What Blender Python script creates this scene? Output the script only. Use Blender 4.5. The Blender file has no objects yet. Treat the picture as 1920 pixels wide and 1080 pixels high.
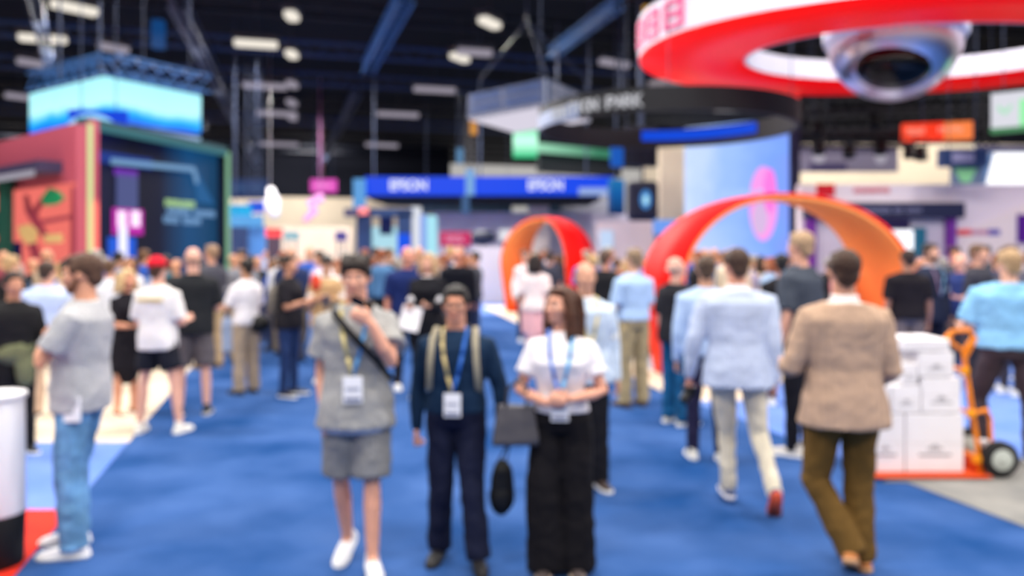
import bpy, math, random
from mathutils import Vector as V, Matrix as M, Euler
C = bpy.context.scene
COL = C.collection
F = 1500.0; HOR = 468.0; CAM = 1.85; CX = 960.0
DEFOCUS = True
R = math.radians
rnd = random.Random(7)

# ---------------------------------------------------------------- frame of the place
def flo(px, py, z=0.0):
    Y = F*(CAM-z)/(py-HOR)
    return V(((px-CX)/F*Y, Y, z))
def at(px, py, Y):
    return V(((px-CX)/F*Y, Y, CAM-(py-HOR)/F*Y))
def zz(py, Y): return CAM-(py-HOR)/F*Y
AX_U = V((-0.2655, 0.9641, 0)); AX_V = V((0.9641, 0.2655, 0))     # the hall's own axes: along the aisle, across it
def hall(a, b, z=0): return AX_V*a + AX_U*b + V((0, 0, z))

# ---------------------------------------------------------------- materials
MATS = {}
def s2l(c):
    return tuple(((x/12.92) if x <= .04045 else ((x+.055)/1.055)**2.4) for x in (v/255 for v in c))
def mat(name, rgb=(128,128,128), rough=.7, metal=0, emit=0, bump=0, bscale=60, mottle=0, mscale=8, objcol=False, alpha=None, rgb2=None, spec=.3):
    if name in MATS: return MATS[name]
    m = bpy.data.materials.new(name); m.use_nodes = True
    nt = m.node_tree; b = nt.nodes['Principled BSDF']
    c = s2l(rgb)+(1,)
    b.inputs['Base Color'].default_value = c
    b.inputs['Roughness'].default_value = rough
    b.inputs['Metallic'].default_value = metal
    b.inputs['Specular IOR Level'].default_value = spec
    src = None
    tc = nt.nodes.new('ShaderNodeTexCoord')
    if objcol:
        oi = nt.nodes.new('ShaderNodeObjectInfo'); src = oi.outputs['Color']
    if mottle or rgb2:
        n = nt.nodes.new('ShaderNodeTexNoise'); n.inputs['Scale'].default_value = mscale; n.inputs['Detail'].default_value = 6
        nt.links.new(tc.outputs['Object'], n.inputs['Vector'])
        mr = nt.nodes.new('ShaderNodeMapRange')
        mr.inputs['From Min'].default_value = .3; mr.inputs['From Max'].default_value = .7
        nt.links.new(n.outputs['Fac'], mr.inputs['Value'])
        if rgb2:
            mx = nt.nodes.new('ShaderNodeMix'); mx.data_type = 'RGBA'
            mx.inputs['A'].default_value = c; mx.inputs['B'].default_value = s2l(rgb2)+(1,)
            nt.links.new(mr.outputs['Result'], mx.inputs['Factor']); src = mx.outputs['Result']
        else:
            mr.inputs['To Min'].default_value = 1-mottle; mr.inputs['To Max'].default_value = 1+mottle
            vm = nt.nodes.new('ShaderNodeVectorMath'); vm.operation = 'SCALE'
            if src: nt.links.new(src, vm.inputs[0])
            else: vm.inputs[0].default_value = c[:3]
            nt.links.new(mr.outputs['Result'], vm.inputs['Scale']); src = vm.outputs['Vector']
    if src: nt.links.new(src, b.inputs['Base Color'])
    if bump:
        n2 = nt.nodes.new('ShaderNodeTexNoise'); n2.inputs['Scale'].default_value = bscale; n2.inputs['Detail'].default_value = 4
        nt.links.new(tc.outputs['Object'], n2.inputs['Vector'])
        bp = nt.nodes.new('ShaderNodeBump'); bp.inputs['Strength'].default_value = bump; bp.inputs['Distance'].default_value = .02
        nt.links.new(n2.outputs['Fac'], bp.inputs['Height']); nt.links.new(bp.outputs['Normal'], b.inputs['Normal'])
    if emit:
        b.inputs['Emission Color'].default_value = c
        b.inputs['Emission Strength'].default_value = emit
        b.inputs['Base Color'].default_value = (0.005,0.005,0.005,1); b.inputs['Specular IOR Level'].default_value = 0.05
        if src: nt.links.new(src, b.inputs['Emission Color'])
    MATS[name] = m
    return m
def cloth(rgb, pat=None):
    key = 'cloth_%d_%d_%d_%s' % (tuple(rgb)+(pat,))
    if key in MATS: return MATS[key]
    m = mat(key, rgb, rough=.85, bump=.35, bscale=14, mottle=.10, mscale=9, spec=.15)
    if pat in ('tweed', 'heather', 'denim', 'check'):
        nt = m.node_tree; b = nt.nodes['Principled BSDF']
        link = b.inputs['Base Color'].links[0]; src = link.from_socket
        tc = nt.nodes.new('ShaderNodeTexCoord')
        if pat in ('tweed', 'check'):
            facs = []
            for axis in ('X', 'Z'):
                w = nt.nodes.new('ShaderNodeTexWave'); w.bands_direction = axis; w.inputs['Scale'].default_value = 9
                w.inputs['Distortion'].default_value = .4
                nt.links.new(tc.outputs['Object'], w.inputs['Vector']); facs.append(w.outputs['Fac'])
            a = nt.nodes.new('ShaderNodeMath'); a.operation = 'ADD'
            nt.links.new(facs[0], a.inputs[0]); nt.links.new(facs[1], a.inputs[1]); fac = a.outputs[0]; lo, hi = (.9, 1.07) if pat == 'tweed' else (.975, 1.02)
            fm = 2
        else:
            n = nt.nodes.new('ShaderNodeTexNoise'); n.inputs['Scale'].default_value = 6 if pat == 'denim' else 120; n.inputs['Detail'].default_value = 8
            nt.links.new(tc.outputs['Object'], n.inputs['Vector']); fac = n.outputs['Fac']; fm = 1
            lo, hi = (.45, 1.7) if pat == 'denim' else (.7, 1.3)
        mr = nt.nodes.new('ShaderNodeMapRange'); mr.inputs['From Min'].default_value = .25*fm; mr.inputs['From Max'].default_value = .75*fm
        mr.inputs['To Min'].default_value = lo; mr.inputs['To Max'].default_value = hi
        nt.links.new(fac, mr.inputs['Value'])
        vm = nt.nodes.new('ShaderNodeVectorMath'); vm.operation = 'SCALE'
        nt.links.new(src, vm.inputs[0]); nt.links.new(mr.outputs['Result'], vm.inputs['Scale'])
        nt.links.new(vm.outputs['Vector'], b.inputs['Base Color'])
    return m
def skin(rgb):
    key = 'skin_%d_%d_%d' % tuple(rgb)
    if key in MATS: return MATS[key]
    m = mat(key, rgb, rough=.5, mottle=.06, mscale=12, spec=.4)
    b = m.node_tree.nodes['Principled BSDF']
    b.inputs['Subsurface Weight'].default_value = .0
    return m
def hairm(rgb):
    return mat('hair_%d_%d_%d' % tuple(rgb), rgb, rough=.55, bump=.6, bscale=70, mottle=.35, mscale=30)

# ---------------------------------------------------------------- mesh helpers
class Geo:
    def __init__(s): s.v = []; s.f = []
    def add(s, vs, fs, T=None):
        o = len(s.v)
        s.v += [tuple(T @ V(p)) if T is not None else tuple(p) for p in vs]
        s.f += [tuple(i+o for i in f) for f in fs]
        return s
    def box(s, c, size, T=None, rot=None):
        hx, hy, hz = (k/2 for k in size); c = V(c)
        vs = [V((x, y, z)) for x in (-hx, hx) for y in (-hy, hy) for z in (-hz, hz)]
        if rot is not None: vs = [rot @ p for p in vs]
        vs = [c+p for p in vs]
        return s.add(vs, [(0,1,3,2),(4,6,7,5),(0,4,5,1),(2,3,7,6),(0,2,6,4),(1,5,7,3)], T)
    def bar(s, a, b, w, h=None, T=None):
        a, b = V(a), V(b); d = b-a
        if d.length < 1e-6: return s
        q = d.to_track_quat('X', 'Z').to_matrix()
        return s.box((a+b)/2, (d.length, w, h or w), T, q)
    def rings(s, rings, T=None, cap=True):
        n = len(rings[0]); vs = [p for r in rings for p in r]; fs = []
        for i in range(len(rings)-1):
            for j in range(n):
                a = i*n+j; b = i*n+(j+1) % n
                fs.append((a, b, b+n, a+n))
        if cap:
            fs.append(tuple(reversed(range(n)))); fs.append(tuple(range((len(rings)-1)*n, len(rings)*n)))
        return s.add(vs, fs, T)
    def tube(s, pts, rad, n=14, T=None, flat=1.0, ref=None, rounded=True):
        pts = [V(p) for p in pts]
        if not isinstance(rad, (list, tuple)): rad = [rad]*len(pts)
        rad = list(rad)
        if rounded:
            d0 = (pts[0]-pts[1]).normalized(); d1 = (pts[-1]-pts[-2]).normalized()
            p0, r0, p1, r1 = pts[0], rad[0], pts[-1], rad[-1]
            pts = [p0+d0*r0*.92, p0+d0*r0*.6]+pts+[p1+d1*r1*.6, p1+d1*r1*.92]
            rad = [r0*.35, r0*.78]+rad+[r1*.78, r1*.35]
        ref = V(ref) if ref is not None else V((1, 0, 0))
        out = []
        for i, p in enumerate(pts):
            t = (pts[min(i+1, len(pts)-1)]-pts[max(i-1, 0)]).normalized()
            a = ref-t*ref.dot(t)
            if a.length < .05: a = V((0, 1, 0))-t*t.y
            a.normalize(); b = t.cross(a)
            out.append([p+a*(math.cos(k*2*math.pi/n)*rad[i])+b*(math.sin(k*2*math.pi/n)*rad[i]*flat) for k in range(n)])
        return s.rings(out, T)
    def ell(s, c, r, T=None, rot=None, nu=16, nv=10):
        c = V(c); vs = []; fs = []
        for i in range(1, nv):
            th = math.pi*i/nv
            for j in range(nu):
                ph = 2*math.pi*j/nu
                p = V((r[0]*math.sin(th)*math.cos(ph), r[1]*math.sin(th)*math.sin(ph), r[2]*math.cos(th)))
                if rot is not None: p = rot @ p
                vs.append(c+p)
        t = V((0, 0, r[2])); b = V((0, 0, -r[2]))
        if rot is not None: t = rot @ t; b = rot @ b
        vs += [c+t, c+b]
        for i in range(nv-2):
            for j in range(nu):
                a = i*nu+j; d = i*nu+(j+1) % nu
                fs.append((a, a+nu, d+nu, d))
        T0 = len(vs)-2
        for j in range(nu):
            fs.append((T0, j, (j+1) % nu)); fs.append((T0+1, (nv-2)*nu+(j+1) % nu, (nv-2)*nu+j))
        return s.add(vs, fs, T)
    def cyl(s, a, b, r, n=20, r2=None, T=None):
        a, b = V(a), V(b); t = (b-a).normalized()
        u = t.orthogonal().normalized(); w = t.cross(u)
        r2 = r if r2 is None else r2
        return s.rings([[a+u*(math.cos(k*2*math.pi/n)*r)+w*(math.sin(k*2*math.pi/n)*r) for k in range(n)],
                        [b+u*(math.cos(k*2*math.pi/n)*r2)+w*(math.sin(k*2*math.pi/n)*r2) for k in range(n)]], T)
    def mesh(s, name):
        me = bpy.data.meshes.new(name); me.from_pydata(s.v, [], s.f); me.update()
        return me

def smooth(me):
    me.polygons.foreach_set('use_smooth', [True]*len(me.polygons)); me.update()
def link(name, me, m, parent=None, loc=None):
    o = bpy.data.objects.new(name, me); COL.objects.link(o)
    if m is not None: me.materials.clear(); me.materials.append(m)
    if parent is not None: o.parent = parent
    if loc is not None: o.location = loc
    return o
def obj(name, g, m, parent=None, sm=False, bevel=0):
    me = g.mesh(name)
    bmfix(me)
    if sm: smooth(me)
    o = link(name, me, m, parent)
    if bevel:
        b = o.modifiers.new('b', 'BEVEL'); b.width = bevel; b.segments = 2; b.limit_method = 'ANGLE'
    return o
import bmesh
def bmfix(me):
    bm = bmesh.new(); bm.from_mesh(me); bmesh.ops.recalc_face_normals(bm, faces=bm.faces); bm.to_mesh(me); bm.free()
TMP = bpy.data.scenes.new('tmp')
NOISE = {}
def fuse(g, voxel, it=3, wrinkle=0, wscale=.12, zmin=None):
    """join overlapping shapes into one continuous skin"""
    me = g.mesh('t'); o = bpy.data.objects.new('t', me); TMP.collection.objects.link(o)
    bmfix(me)
    r = o.modifiers.new('r', 'REMESH'); r.mode = 'VOXEL'; r.voxel_size = voxel; r.adaptivity = 0
    if it:
        s = o.modifiers.new('s', 'SMOOTH'); s.factor = .6; s.iterations = it
    if wrinkle:
        k = round(wscale, 3)
        if k not in NOISE:
            t = bpy.data.textures.new('n', 'CLOUDS'); t.noise_scale = wscale; t.noise_depth = 2; NOISE[k] = t
        d = o.modifiers.new('d', 'DISPLACE'); d.texture = NOISE[k]; d.strength = wrinkle; d.mid_level = .36
    vl = TMP.view_layers[0]; vl.update()
    dg = vl.depsgraph
    me2 = bpy.data.meshes.new_from_object(o.evaluated_get(dg), depsgraph=dg)
    bpy.data.objects.remove(o); bpy.data.meshes.remove(me)
    smooth(me2)
    return me2
def empty(name, loc=(0,0,0), rz=0):
    o = bpy.data.objects.new(name, None); COL.objects.link(o)
    o.location = loc; o.rotation_euler = (0, 0, rz); o.empty_display_size = .2
    return o
LABELS = set()
def tag(o, label, cat, group=None, kind=None):
    if label:
        if kind is None:
            assert label not in LABELS or group, label
            LABELS.add(label)
        o['label'] = label
    if cat: o['category'] = cat
    if group: o['group'] = group
    if kind: o['kind'] = kind
    return o
def struct(o): o['kind'] = 'structure'; return o
POWER = 470; WORLD = .40; EXPO = .25
# ================================================================ people
def dirv(s, t): return V((s*t[0], -t[1], t[2])).normalized()
DEF_LEG = dict(th=(.04,.02,-1), sh=(.02,-.03,-1), pitch=0, out=10)
DEF_ARM = dict(up=(.16,-.05,-1), fo=(.06,.22,-1), curl=22, thumb=None)
MALE = [(.845,.06,.06,0),(.875,.145,.105,0),(.93,.168,.118,0),(1.0,.160,.112,0),(1.1,.142,.100,0),(1.2,.155,.108,-.004),(1.3,.178,.118,-.004),(1.37,.185,.112,0),(1.415,.140,.086,.005),(1.445,.100,.07,.008),(1.475,.066,.062,.01)]
FEM = [(.845,.06,.06,0),(.875,.150,.108,0),(.93,.172,.120,0),(1.0,.150,.108,0),(1.1,.118,.088,0),(1.2,.135,.100,-.012),(1.29,.150,.118,-.022),(1.36,.152,.098,0),(1.405,.120,.078,.005),(1.435,.085,.062,.008),(1.46,.058,.054,.01)]
def torso_rings(rows, inflate=0, n=24, zlo=-9, zhi=9, belly=0):
    out = []
    for z, hw, hd, yo in rows:
        if z < zlo-1e-6 or z > zhi+1e-6: continue
        bl = belly*math.exp(-((z-1.08)/.12)**2)
        w, d = hw+inflate+bl*.5, hd+inflate+bl*.6
        out.append([V((math.copysign(abs(math.cos(a))**.85, math.cos(a))*w, math.copysign(abs(math.sin(a))**.85, math.sin(a))*d+yo-bl*.5, z)) for a in (k*2*math.pi/n for k in range(n))])
    return out
def interp(rows, z):
    for a, b in zip(rows, rows[1:]):
        if a[0] <= z <= b[0]:
            t = (z-a[0])/(b[0]-a[0]); return tuple(x+(y-x)*t for x, y in zip(a, b))
    return rows[0] if z < rows[0][0] else rows[-1]

def person(label, px, foot, top=None, H=None, yaw=0, sex='m', w=1.0, belly=0, legs=None, arms=None, lean=0, hyaw=0, hpitch=0,
           shirt=None, pants=None, shoe=(230,230,230), sole=(240,240,240), sk=(205,150,120), hair=(40,28,20), hstyle='short', vox=.009,
           cap=None, glasses=False, beard=None, lanyard=None, badge=False, jacket=None, group=None, at_origin=False, detail=True, belt=None, Y=None, objcol=False):
    if at_origin: X = Y = 0
    else:
        if Y is None: Y = F*CAM/(foot-HOR)
        if H is None: H = CAM-(top-HOR)*Y/F
        X = (px-CX)/F*Y
    k = H/1.75
    rows = MALE if sex == 'm' else FEM
    rows = [(z, hw*w, hd*(1+(w-1)*.8), yo) for z, hw, hd, yo in rows]
    root = empty('person', (X, Y, 0), R(yaw))
    if label: tag(root, label, 'person', group)
    legs = legs or {}; arms = arms or {}
    # ---- skeleton
    J = {}
    low = 9
    HIP = .90
    for s in (1, -1):
        L = dict(DEF_LEG); L.update(legs.get(s, {}))
        h = V((s*.085*w, 0, HIP)); kn = h+dirv(s, L['th'])*.43; an = kn+dirv(s, L['sh'])*.405
        p = R(L['pitch']); rot = M.Rotation(R(L['out'])*s, 3, 'Z') @ M.Rotation(p, 3, 'X')   # toe-down for p > 0 (nose of the shoe is -Y)
        pts = [rot @ V((0, y, -.075)) for y in (-.16, .06)]
        J[s] = dict(h=h, k=kn, a=an, rot=rot)
        low = min(low, min((an+q).z for q in pts))
    dz = -low
    for s in (1, -1):
        for q in 'hka': J[s][q].z += dz
    up = V((0, 0, dz))
    Tl = M.Translation(V((0, 0, HIP+dz))) @ M.Rotation(R(lean), 4, 'X') @ M.Translation(V((0, 0, -HIP-dz))) @ M.Translation(up)
    Th = Tl @ M.Translation(V((0, .01, 1.50))) @ M.Rotation(R(hyaw), 4, 'Z') @ M.Rotation(R(hpitch), 4, 'X') @ M.Translation(V((0, -.01, -1.50)))
    K = M.Scale(k, 4)
    TT = K @ Tl; TH = K @ Th; T0 = K
    sw = (.178 if sex == 'm' else .152)*w
    for s in (1, -1):
        A = dict(DEF_ARM); A.update(arms.get(s, {}))
        sh = Tl @ V((s*sw, .005, 1.378))
        if 'el' in A:
            el = Tl @ V((s*A['el'][0], -A['el'][1], A['el'][2])); wr = Tl @ V((s*A['wr'][0], -A['wr'][1], A['wr'][2]))
            el = sh+(el-sh).normalized()*.29; wr = el+(wr-el).normalized()*.25
        else:
            el = sh+dirv(s, A['up'])*.29; wr = el+dirv(s, A['fo'])*.25
        J[s].update(s=sh, e=el, w=wr, A=A)
    # ---- body: one continuous skin
    g = Geo()
    ins = -.020 if detail else -.01
    g.rings([[q for q in r] for r in torso_rings(rows, ins, belly=belly)], TT)
    nk = .060 if sex == 'm' else .048
    g.tube([(0, .02, 1.42), (0, .005, 1.50), (0, -.002, 1.57)], [nk*1.15, nk, nk], T=TT)
    if detail: pass
    # head
    hd = Geo() if False else g
    hd.ell((0, .015, 1.655), (.075, .095, .095), TH)
    hd.ell((0, -.030, 1.615), (.062, .072, .085), TH)
    hd.ell((0, -.042, 1.562), (.047, .048, .034), TH)
    if detail:
        hd.ell((0, -.086, 1.668), (.045, .018, .012), TH)
        hd.ell((0, -.106, 1.608), (.014, .020, .014), TH)
        hd.tube([(0, -.094, 1.65), (0, -.108, 1.612)], [.008, .012], T=TH, n=8)
        hd.ell((0, -.096, 1.574), (.024, .012, .009), TH)
        hd.ell((0, -.088, 1.545), (.020, .014, .014), TH)
        for s in (1, -1):
            hd.ell((s*.076, .012, 1.625), (.010, .020, .030), TH, M.Rotation(s*.35, 3, 'Z'))
            hd.ell((s*.040, -.070, 1.610), (.022, .025, .020), TH)
    for s in (1, -1):
        j = J[s]; A = j['A']
        g.tube([j['s'], j['s'].lerp(j['e'], .5), j['e'], j['e'].lerp(j['w'], .35), j['w']], [.040*w, .040*w, .036, .038, .026], T=T0)
        # hand
        d = (j['w']-j['e']).normalized()
        if A.get('hd'): d = dirv(s, A['hd'])
        th = dirv(s, A['thumb']) if A['thumb'] else V((0, -1, 0))
        b = th-d*th.dot(d); b = b.normalized() if b.length > .05 else V((0, 0, 1))
        nrm = d.cross(b)*s
        wv = j['w']
        if detail:
            g.tube([wv, wv+d*.04, wv+d*.085], [.026, .038, .040], T=T0, flat=.45, ref=b)
            for q, (off, ln) in enumerate(((.030, .072), (.010, .080), (-.011, .075), (-.031, .060))):
                base = wv+d*.082+b*off; c = R(A['curl'])*(1+.12*q); p = [base-d*.02, base]; dd = d; cur = base
                for sg in (.42, .32, .26):
                    dd = (d*math.cos(c)+nrm*math.sin(c)); cur = cur+dd*ln*sg; p.append(cur); c *= 1.9
                g.tube(p, [.0095, .0095, .009, .0085, .0075], n=8, T=T0)
            tb = wv+d*.022+b*.026
            g.tube([tb-b*.01, tb, tb+(d*.6+b*.7+nrm*.25).normalized()*.034, tb+(d*.8+b*.45+nrm*.4).normalized()*.064], [.013, .012, .0105, .009], n=8, T=T0)
        else:
            g.ell(wv+d*.07, (.03, .03, .03), T0); g.ell(wv+d*.12, (.022, .022, .03), T0)
        j['d'] = d; j['b'] = b; j['n'] = nrm
        g.tube([j['h'], j['h'].lerp(j['k'], .5), j['k'], j['k'].lerp(j['a'], .3), j['a']], [.070, .060, .046, .050, .034], T=T0)
        g.tube([j['a'], j['a']+j['rot'] @ V((0, -.05, -.04)), j['a']+j['rot'] @ V((0, -.12, -.05))], [.035, .03, .025], T=T0)
    me = fuse(g, vox*k, 3 if detail else 1)
    root_body = link('body', me, skin(sk) if not objcol else mat('crowd_skin', (200,145,115), rough=.55), root)
    # ---- clothing
    cv = max(vox*1.15, .010)*k
    def garment(name, c, zlo, zhi, infl, flare=0, sleeve='short', sr=(.066,.070), wr=.02, pat=None, neck=.012, cut=.82):
        gg = Geo(); rr = []
        zs = [zlo]+[r[0] for r in rows if r[0] > max(zlo, .86) and r[0] <= zhi]
        if zhi > zs[-1]: zs.append(zhi)
        rows2 = []
        for z in zs:
            q = interp(rows, max(z, .93)); t = max(0, (1.05-z)/.25)
            rows2.append((z, max(q[1], .135*w if z < 1.1 else 0)+flare*t, max(q[2], .1 if z < 1.1 else 0)+flare*t*.8, q[3]))
        gg.rings(torso_rings(rows2, infl, belly=belly), TT)
        if sleeve:
            sr = (sr[0]*.86*min(w, 1.12), sr[1]*.90)
            for s in (1, -1):
                j = J[s]
                a = j['s']
                inn = a+(Tl @ V((0, 0, 1.40))-a)*.40
                if sleeve == 'short':
                    gg.tube([inn, a, a.lerp(j['e'], .45), a.lerp(j['e'], cut)], [sr[0], sr[0], (sr[0]+sr[1])/2, sr[1]], T=T0, rounded=False)
                elif sleeve == 'cap':
                    gg.tube([inn, a, a.lerp(j['e'], .45)], [sr[0], sr[0], sr[1]], T=T0)
                else:
                    gg.tube([inn, a, a.lerp(j['e'], .5), j['e'], j['e'].lerp(j['w'], .5), j['w'].lerp(j['e'], .04)], [sr[0], sr[0]*1.03, sr[0]*.93, sr[1], sr[1]*.9, sr[1]*.72], T=T0)
        m2 = fuse(gg, cv, 3 if detail else 1, wrinkle=wr if detail else 0, wscale=.11)
        o = link(name, m2, mat('crowd_top', objcol=True, rough=.85) if objcol else cloth(c, pat), root)
        return o
    ST = shirt or dict(c=(200,200,200))
    o = garment(ST.get('name', 'shirt'), ST['c'], ST.get('lo', .88), ST.get('hi', 1.475), ST.get('inf', .016), ST.get('flare', .0), ST.get('sl', 'short'), ST.get('sr', (.064,.068)), ST.get('wr', .02), ST.get('pat'), cut=ST.get('cut', .82))
    if objcol: o.color = s2l(ST['c'])+(1,)
    if jacket:
        garment(jacket.get('name', 'jacket'), jacket['c'], jacket.get('lo', .78), 1.46, jacket.get('inf', .036), jacket.get('flare', .03), 'long', jacket.get('sr', (.076,.062)), .022, jacket.get('pat'))
    PT = pants or dict(c=(40,42,50))
    gg = Geo()
    gg.rings(torso_rings([r for r in rows if r[0] <= PT.get('hi', 1.01)], .010, belly=belly), M.Scale(k, 4) @ Tl)
    st = PT.get('st', 'slim')
    R_ = {'slim': (.096,.080,.062,.054,.050), 'loose': (.102,.090,.078,.076,.074), 'wide': (.106,.104,.106,.116,.126), 'skirt': (.115,.12,.11,0,0), 'shorts': (.104,.108,.104,0,0)}[st]
    for s in (1, -1):
        j = J[s]; h, kk, a = j['h'], j['k'], j['a']
        if st in ('shorts', 'skirt'):
            gg.tube([h, h.lerp(kk, .45), h.lerp(kk, PT.get('len', .86))], R_[:3], T=T0, rounded=False)
        else:
            gg.tube([h, h.lerp(kk, .5), kk, kk.lerp(a, .5), a.lerp(kk, -.05 if st != 'wide' else -.10)], R_, T=T0, rounded=False)
    if st == 'skirt':
        m_ = J[1]['h'].lerp(J[-1]['h'], .5); e_ = J[1]['k'].lerp(J[-1]['k'], .5)
        gg.tube([m_, m_.lerp(e_, .9)], [.14, .15], T=T0)
    m2 = fuse(gg, cv, 3 if detail else 1, wrinkle=.024 if detail else 0, wscale=.10)
    o = link(PT.get('name', 'shorts' if st == 'shorts' else 'skirt' if st == 'skirt' else 'trousers'), m2, mat('crowd_bottom', objcol=True, rough=.85) if objcol else cloth(PT['c'], PT.get('pat')), root)
    if objcol: o.color = s2l(PT['c'])+(1,)
    if belt:
        b_ = Geo(); z = .995
        q = interp(rows, z); b_.rings([[V((math.cos(a)*(q[1]+.02), math.sin(a)*(q[2]+.02)-belly*.1, zz_)) for a in (i*2*math.pi/28 for i in range(28))] for zz_ in (z-.018, z+.018)], TT)
        obj('belt', b_, mat('belt_%d' % belt[0], belt, rough=.5), root, True)
    # shoes
    for s in (1, -1):
        j = J[s]; Ts = K @ M.Translation(j['a']) @ j['rot'].to_4x4()
        q = Geo()
        q.tube([(0, .045, -.035), (0, -.02, -.030), (0, -.10, -.042), (0, -.165, -.050)], [.040, .041, .046, .036], T=Ts, flat=.72, ref=(1,0,0))
        q.tube([(0, .012, -.03), (0, .012, .015)], [.040, .040], T=Ts)
        mm = fuse(q, cv*.9, 2 if detail else 1)
        so = link('shoe', mm, mat('shoe_%d_%d_%d' % tuple(shoe), shoe, rough=.5, spec=.4) if not objcol else mat('crowd_shoe', (60,60,65)), root)
        if detail:
            q = Geo(); pr = [(-.0, .088, .5), (.030, .072, 1), (.040, .02, 1), (.040, -.05, 1), (.047, -.12, 1), (.038, -.175, 1), (.018, -.203, 1)]
            ou = [(x, y) for x, y, _ in pr]+[(-x, y) for x, y, _ in reversed(pr[1:])]
            q.rings([[V((x, y, -.075)) for x, y in ou], [V((x*1.04, y*1.01, -.050)) for x, y in ou]], Ts)
            obj('sole', q, mat('sole_%d_%d_%d' % tuple(sole), sole, rough=.7), so, True)
    # hair
    if hstyle:
        q = Geo()
        if hstyle == 'bald':
            for s in (1, -1): q.tube([(s*.070, -.005, 1.655), (s*.072, .045, 1.635), (s*.045, .092, 1.62), (0, .104, 1.615)], .016, T=TH, n=10)
        else:
            q.ell((0, .028, 1.672), (.084, .098, .090), TH)
            q.ell((0, -.038, 1.722), (.066, .046, .026), TH)
            q.ell((0, .070, 1.61), (.062, .045, .06), TH)
            for s in (1, -1): q.ell((s*.072, -.012, 1.665), (.015, .035, .035), TH)
            if hstyle == 'messy':
                for i in range(16):
                    a = i*2.4; r_ = .048+.02*math.sin(i*1.7)
                    q.ell((math.cos(a)*r_, .015+math.sin(a)*r_, 1.732-.01*math.cos(i)), (.026, .026, .026), TH)
                for i in range(-3, 4): q.ell((i*.02, -.078+abs(i)*.006, 1.704), (.017, .018, .030), TH)
            if hstyle in ('long', 'bob'):
                ln = 1.34 if hstyle == 'long' else 1.50
                for s in (1, -1):
                    q.tube([(s*.070, .0, 1.69), (s*.092, -.004, 1.60), (s*.092, .0, 1.50), (s*.085, -.01, ln)], [.026, .033, .034, .02], T=TH, flat=1.3)
                for i in range(-2, 3): q.tube([(i*.033, .088, 1.69), (i*.038, .105, 1.58), (i*.036, .10, 1.46), (i*.036, .085, ln-.02)], [.03, .035, .036, .02], T=TH)
            if hstyle == 'bun': q.ell((0, .12, 1.70), (.045, .045, .045), TH)
            if hstyle == 'pony': q.tube([(0, .10, 1.70), (0, .15, 1.64), (0, .15, 1.52)], [.03, .035, .015], T=TH)
        link('hair', fuse(q, cv*.85, 2 if detail else 1, wrinkle=.010 if detail else 0, wscale=.03), hairm(hair), root)
    if beard:
        q = Geo(); q.ell((0, -.052, 1.548), (.052, .050, .034), TH); q.ell((0, -.105, 1.590), (.026, .010, .006), TH)
        for s in (1, -1): q.tube([(s*.066, -.005, 1.61), (s*.062, -.03, 1.57), (s*.040, -.065, 1.55)], [.012, .016, .02], T=TH, n=8)
        link('beard', fuse(q, cv*.7, 1), hairm(beard), root)
    if cap:
        q = Geo(); q.ell((0, .022, 1.69), (.090, .108, .085), TH); q.tube([(-.03, -.075, 1.705), (-.03, -.15, 1.695)], .05, T=TH, flat=.16) ; q.tube([(.03, -.075, 1.705), (.03, -.15, 1.695)], .05, T=TH, flat=.16)
        link('cap', fuse(q, cv*.7, 2), cloth(cap), root)
    if detail and vox < .0095:
        for s in (1, -1):
            e = Geo(); e.ell((s*.031, -.0855, 1.637), (.0135, .010, .0062), TH, nu=12, nv=8)
            eo = obj('eye', e, mat('eye_white', (225,222,218), rough=.3), root, True)
            e = Geo(); e.ell((s*.031, -.0925, 1.637), (.0062, .0042, .0060), TH, nu=10, nv=6)
            obj('iris', e, mat('iris', (45,30,22), rough=.3), eo, True)
            e = Geo(); e.tube([(s*.015, -.100, 1.662), (s*.030, -.101, 1.665), (s*.047, -.090, 1.659)], [.003, .004, .0025], n=8, T=TH)
            obj('eyebrow', e, hairm(tuple(int(c*.8) for c in hair)), root, True)
        e = Geo(); e.tube([(-.022, -.100, 1.575), (0, -.108, 1.577), (.022, -.100, 1.575)], [.004, .0065, .004], n=8, T=TH)
        obj('mouth', e, mat('lips', (165,85,80), rough=.45), root, True)
    if glasses:
        e = Geo()
        for s in (1, -1):
            pts = [V((s*.033+.026*math.cos(a), -.106, 1.637+.019*math.sin(a))) for a in (i*2*math.pi/20 for i in range(21))]
            for a, b in zip(pts, pts[1:]): e.bar(a, b, .004, .004, TH)
            e.bar((s*.059, -.104, 1.642), (s*.080, .01, 1.640), .004, .004, TH)
        e.bar((-.008, -.108, 1.640), (.008, -.108, 1.640), .004, .004, TH)
        obj('glasses', e, mat('glasses_frame', (40,32,30), rough=.3), root)
    if lanyard:
        yo = -(interp(rows, 1.3)[2]+ST.get('inf', .016)+belly*.3+.012)
        bz = 1.10
        for s, c in ((1, lanyard[0]), (-1, lanyard[1])):
            e = Geo(); P = [V((s*.055, .03, 1.49)), V((s*.075, -.035, 1.485)), V((s*.070, yo*.82, 1.41)), V((s*.058, yo-.004, 1.33)), V((s*.030, yo-.012-belly*.3, 1.20)), V((0, yo-.016-belly*.5, bz))]
            for a, b in zip(P, P[1:]): e.bar(a, b, .003, .019, TT) if False else e.tube([a, b], .011, n=8, T=TT, flat=.3, ref=(1,0,0), rounded=False)
            ln = obj('lanyard', e, mat('lanyard_%d_%d_%d' % tuple(c), c, rough=.6), root, True)
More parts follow.
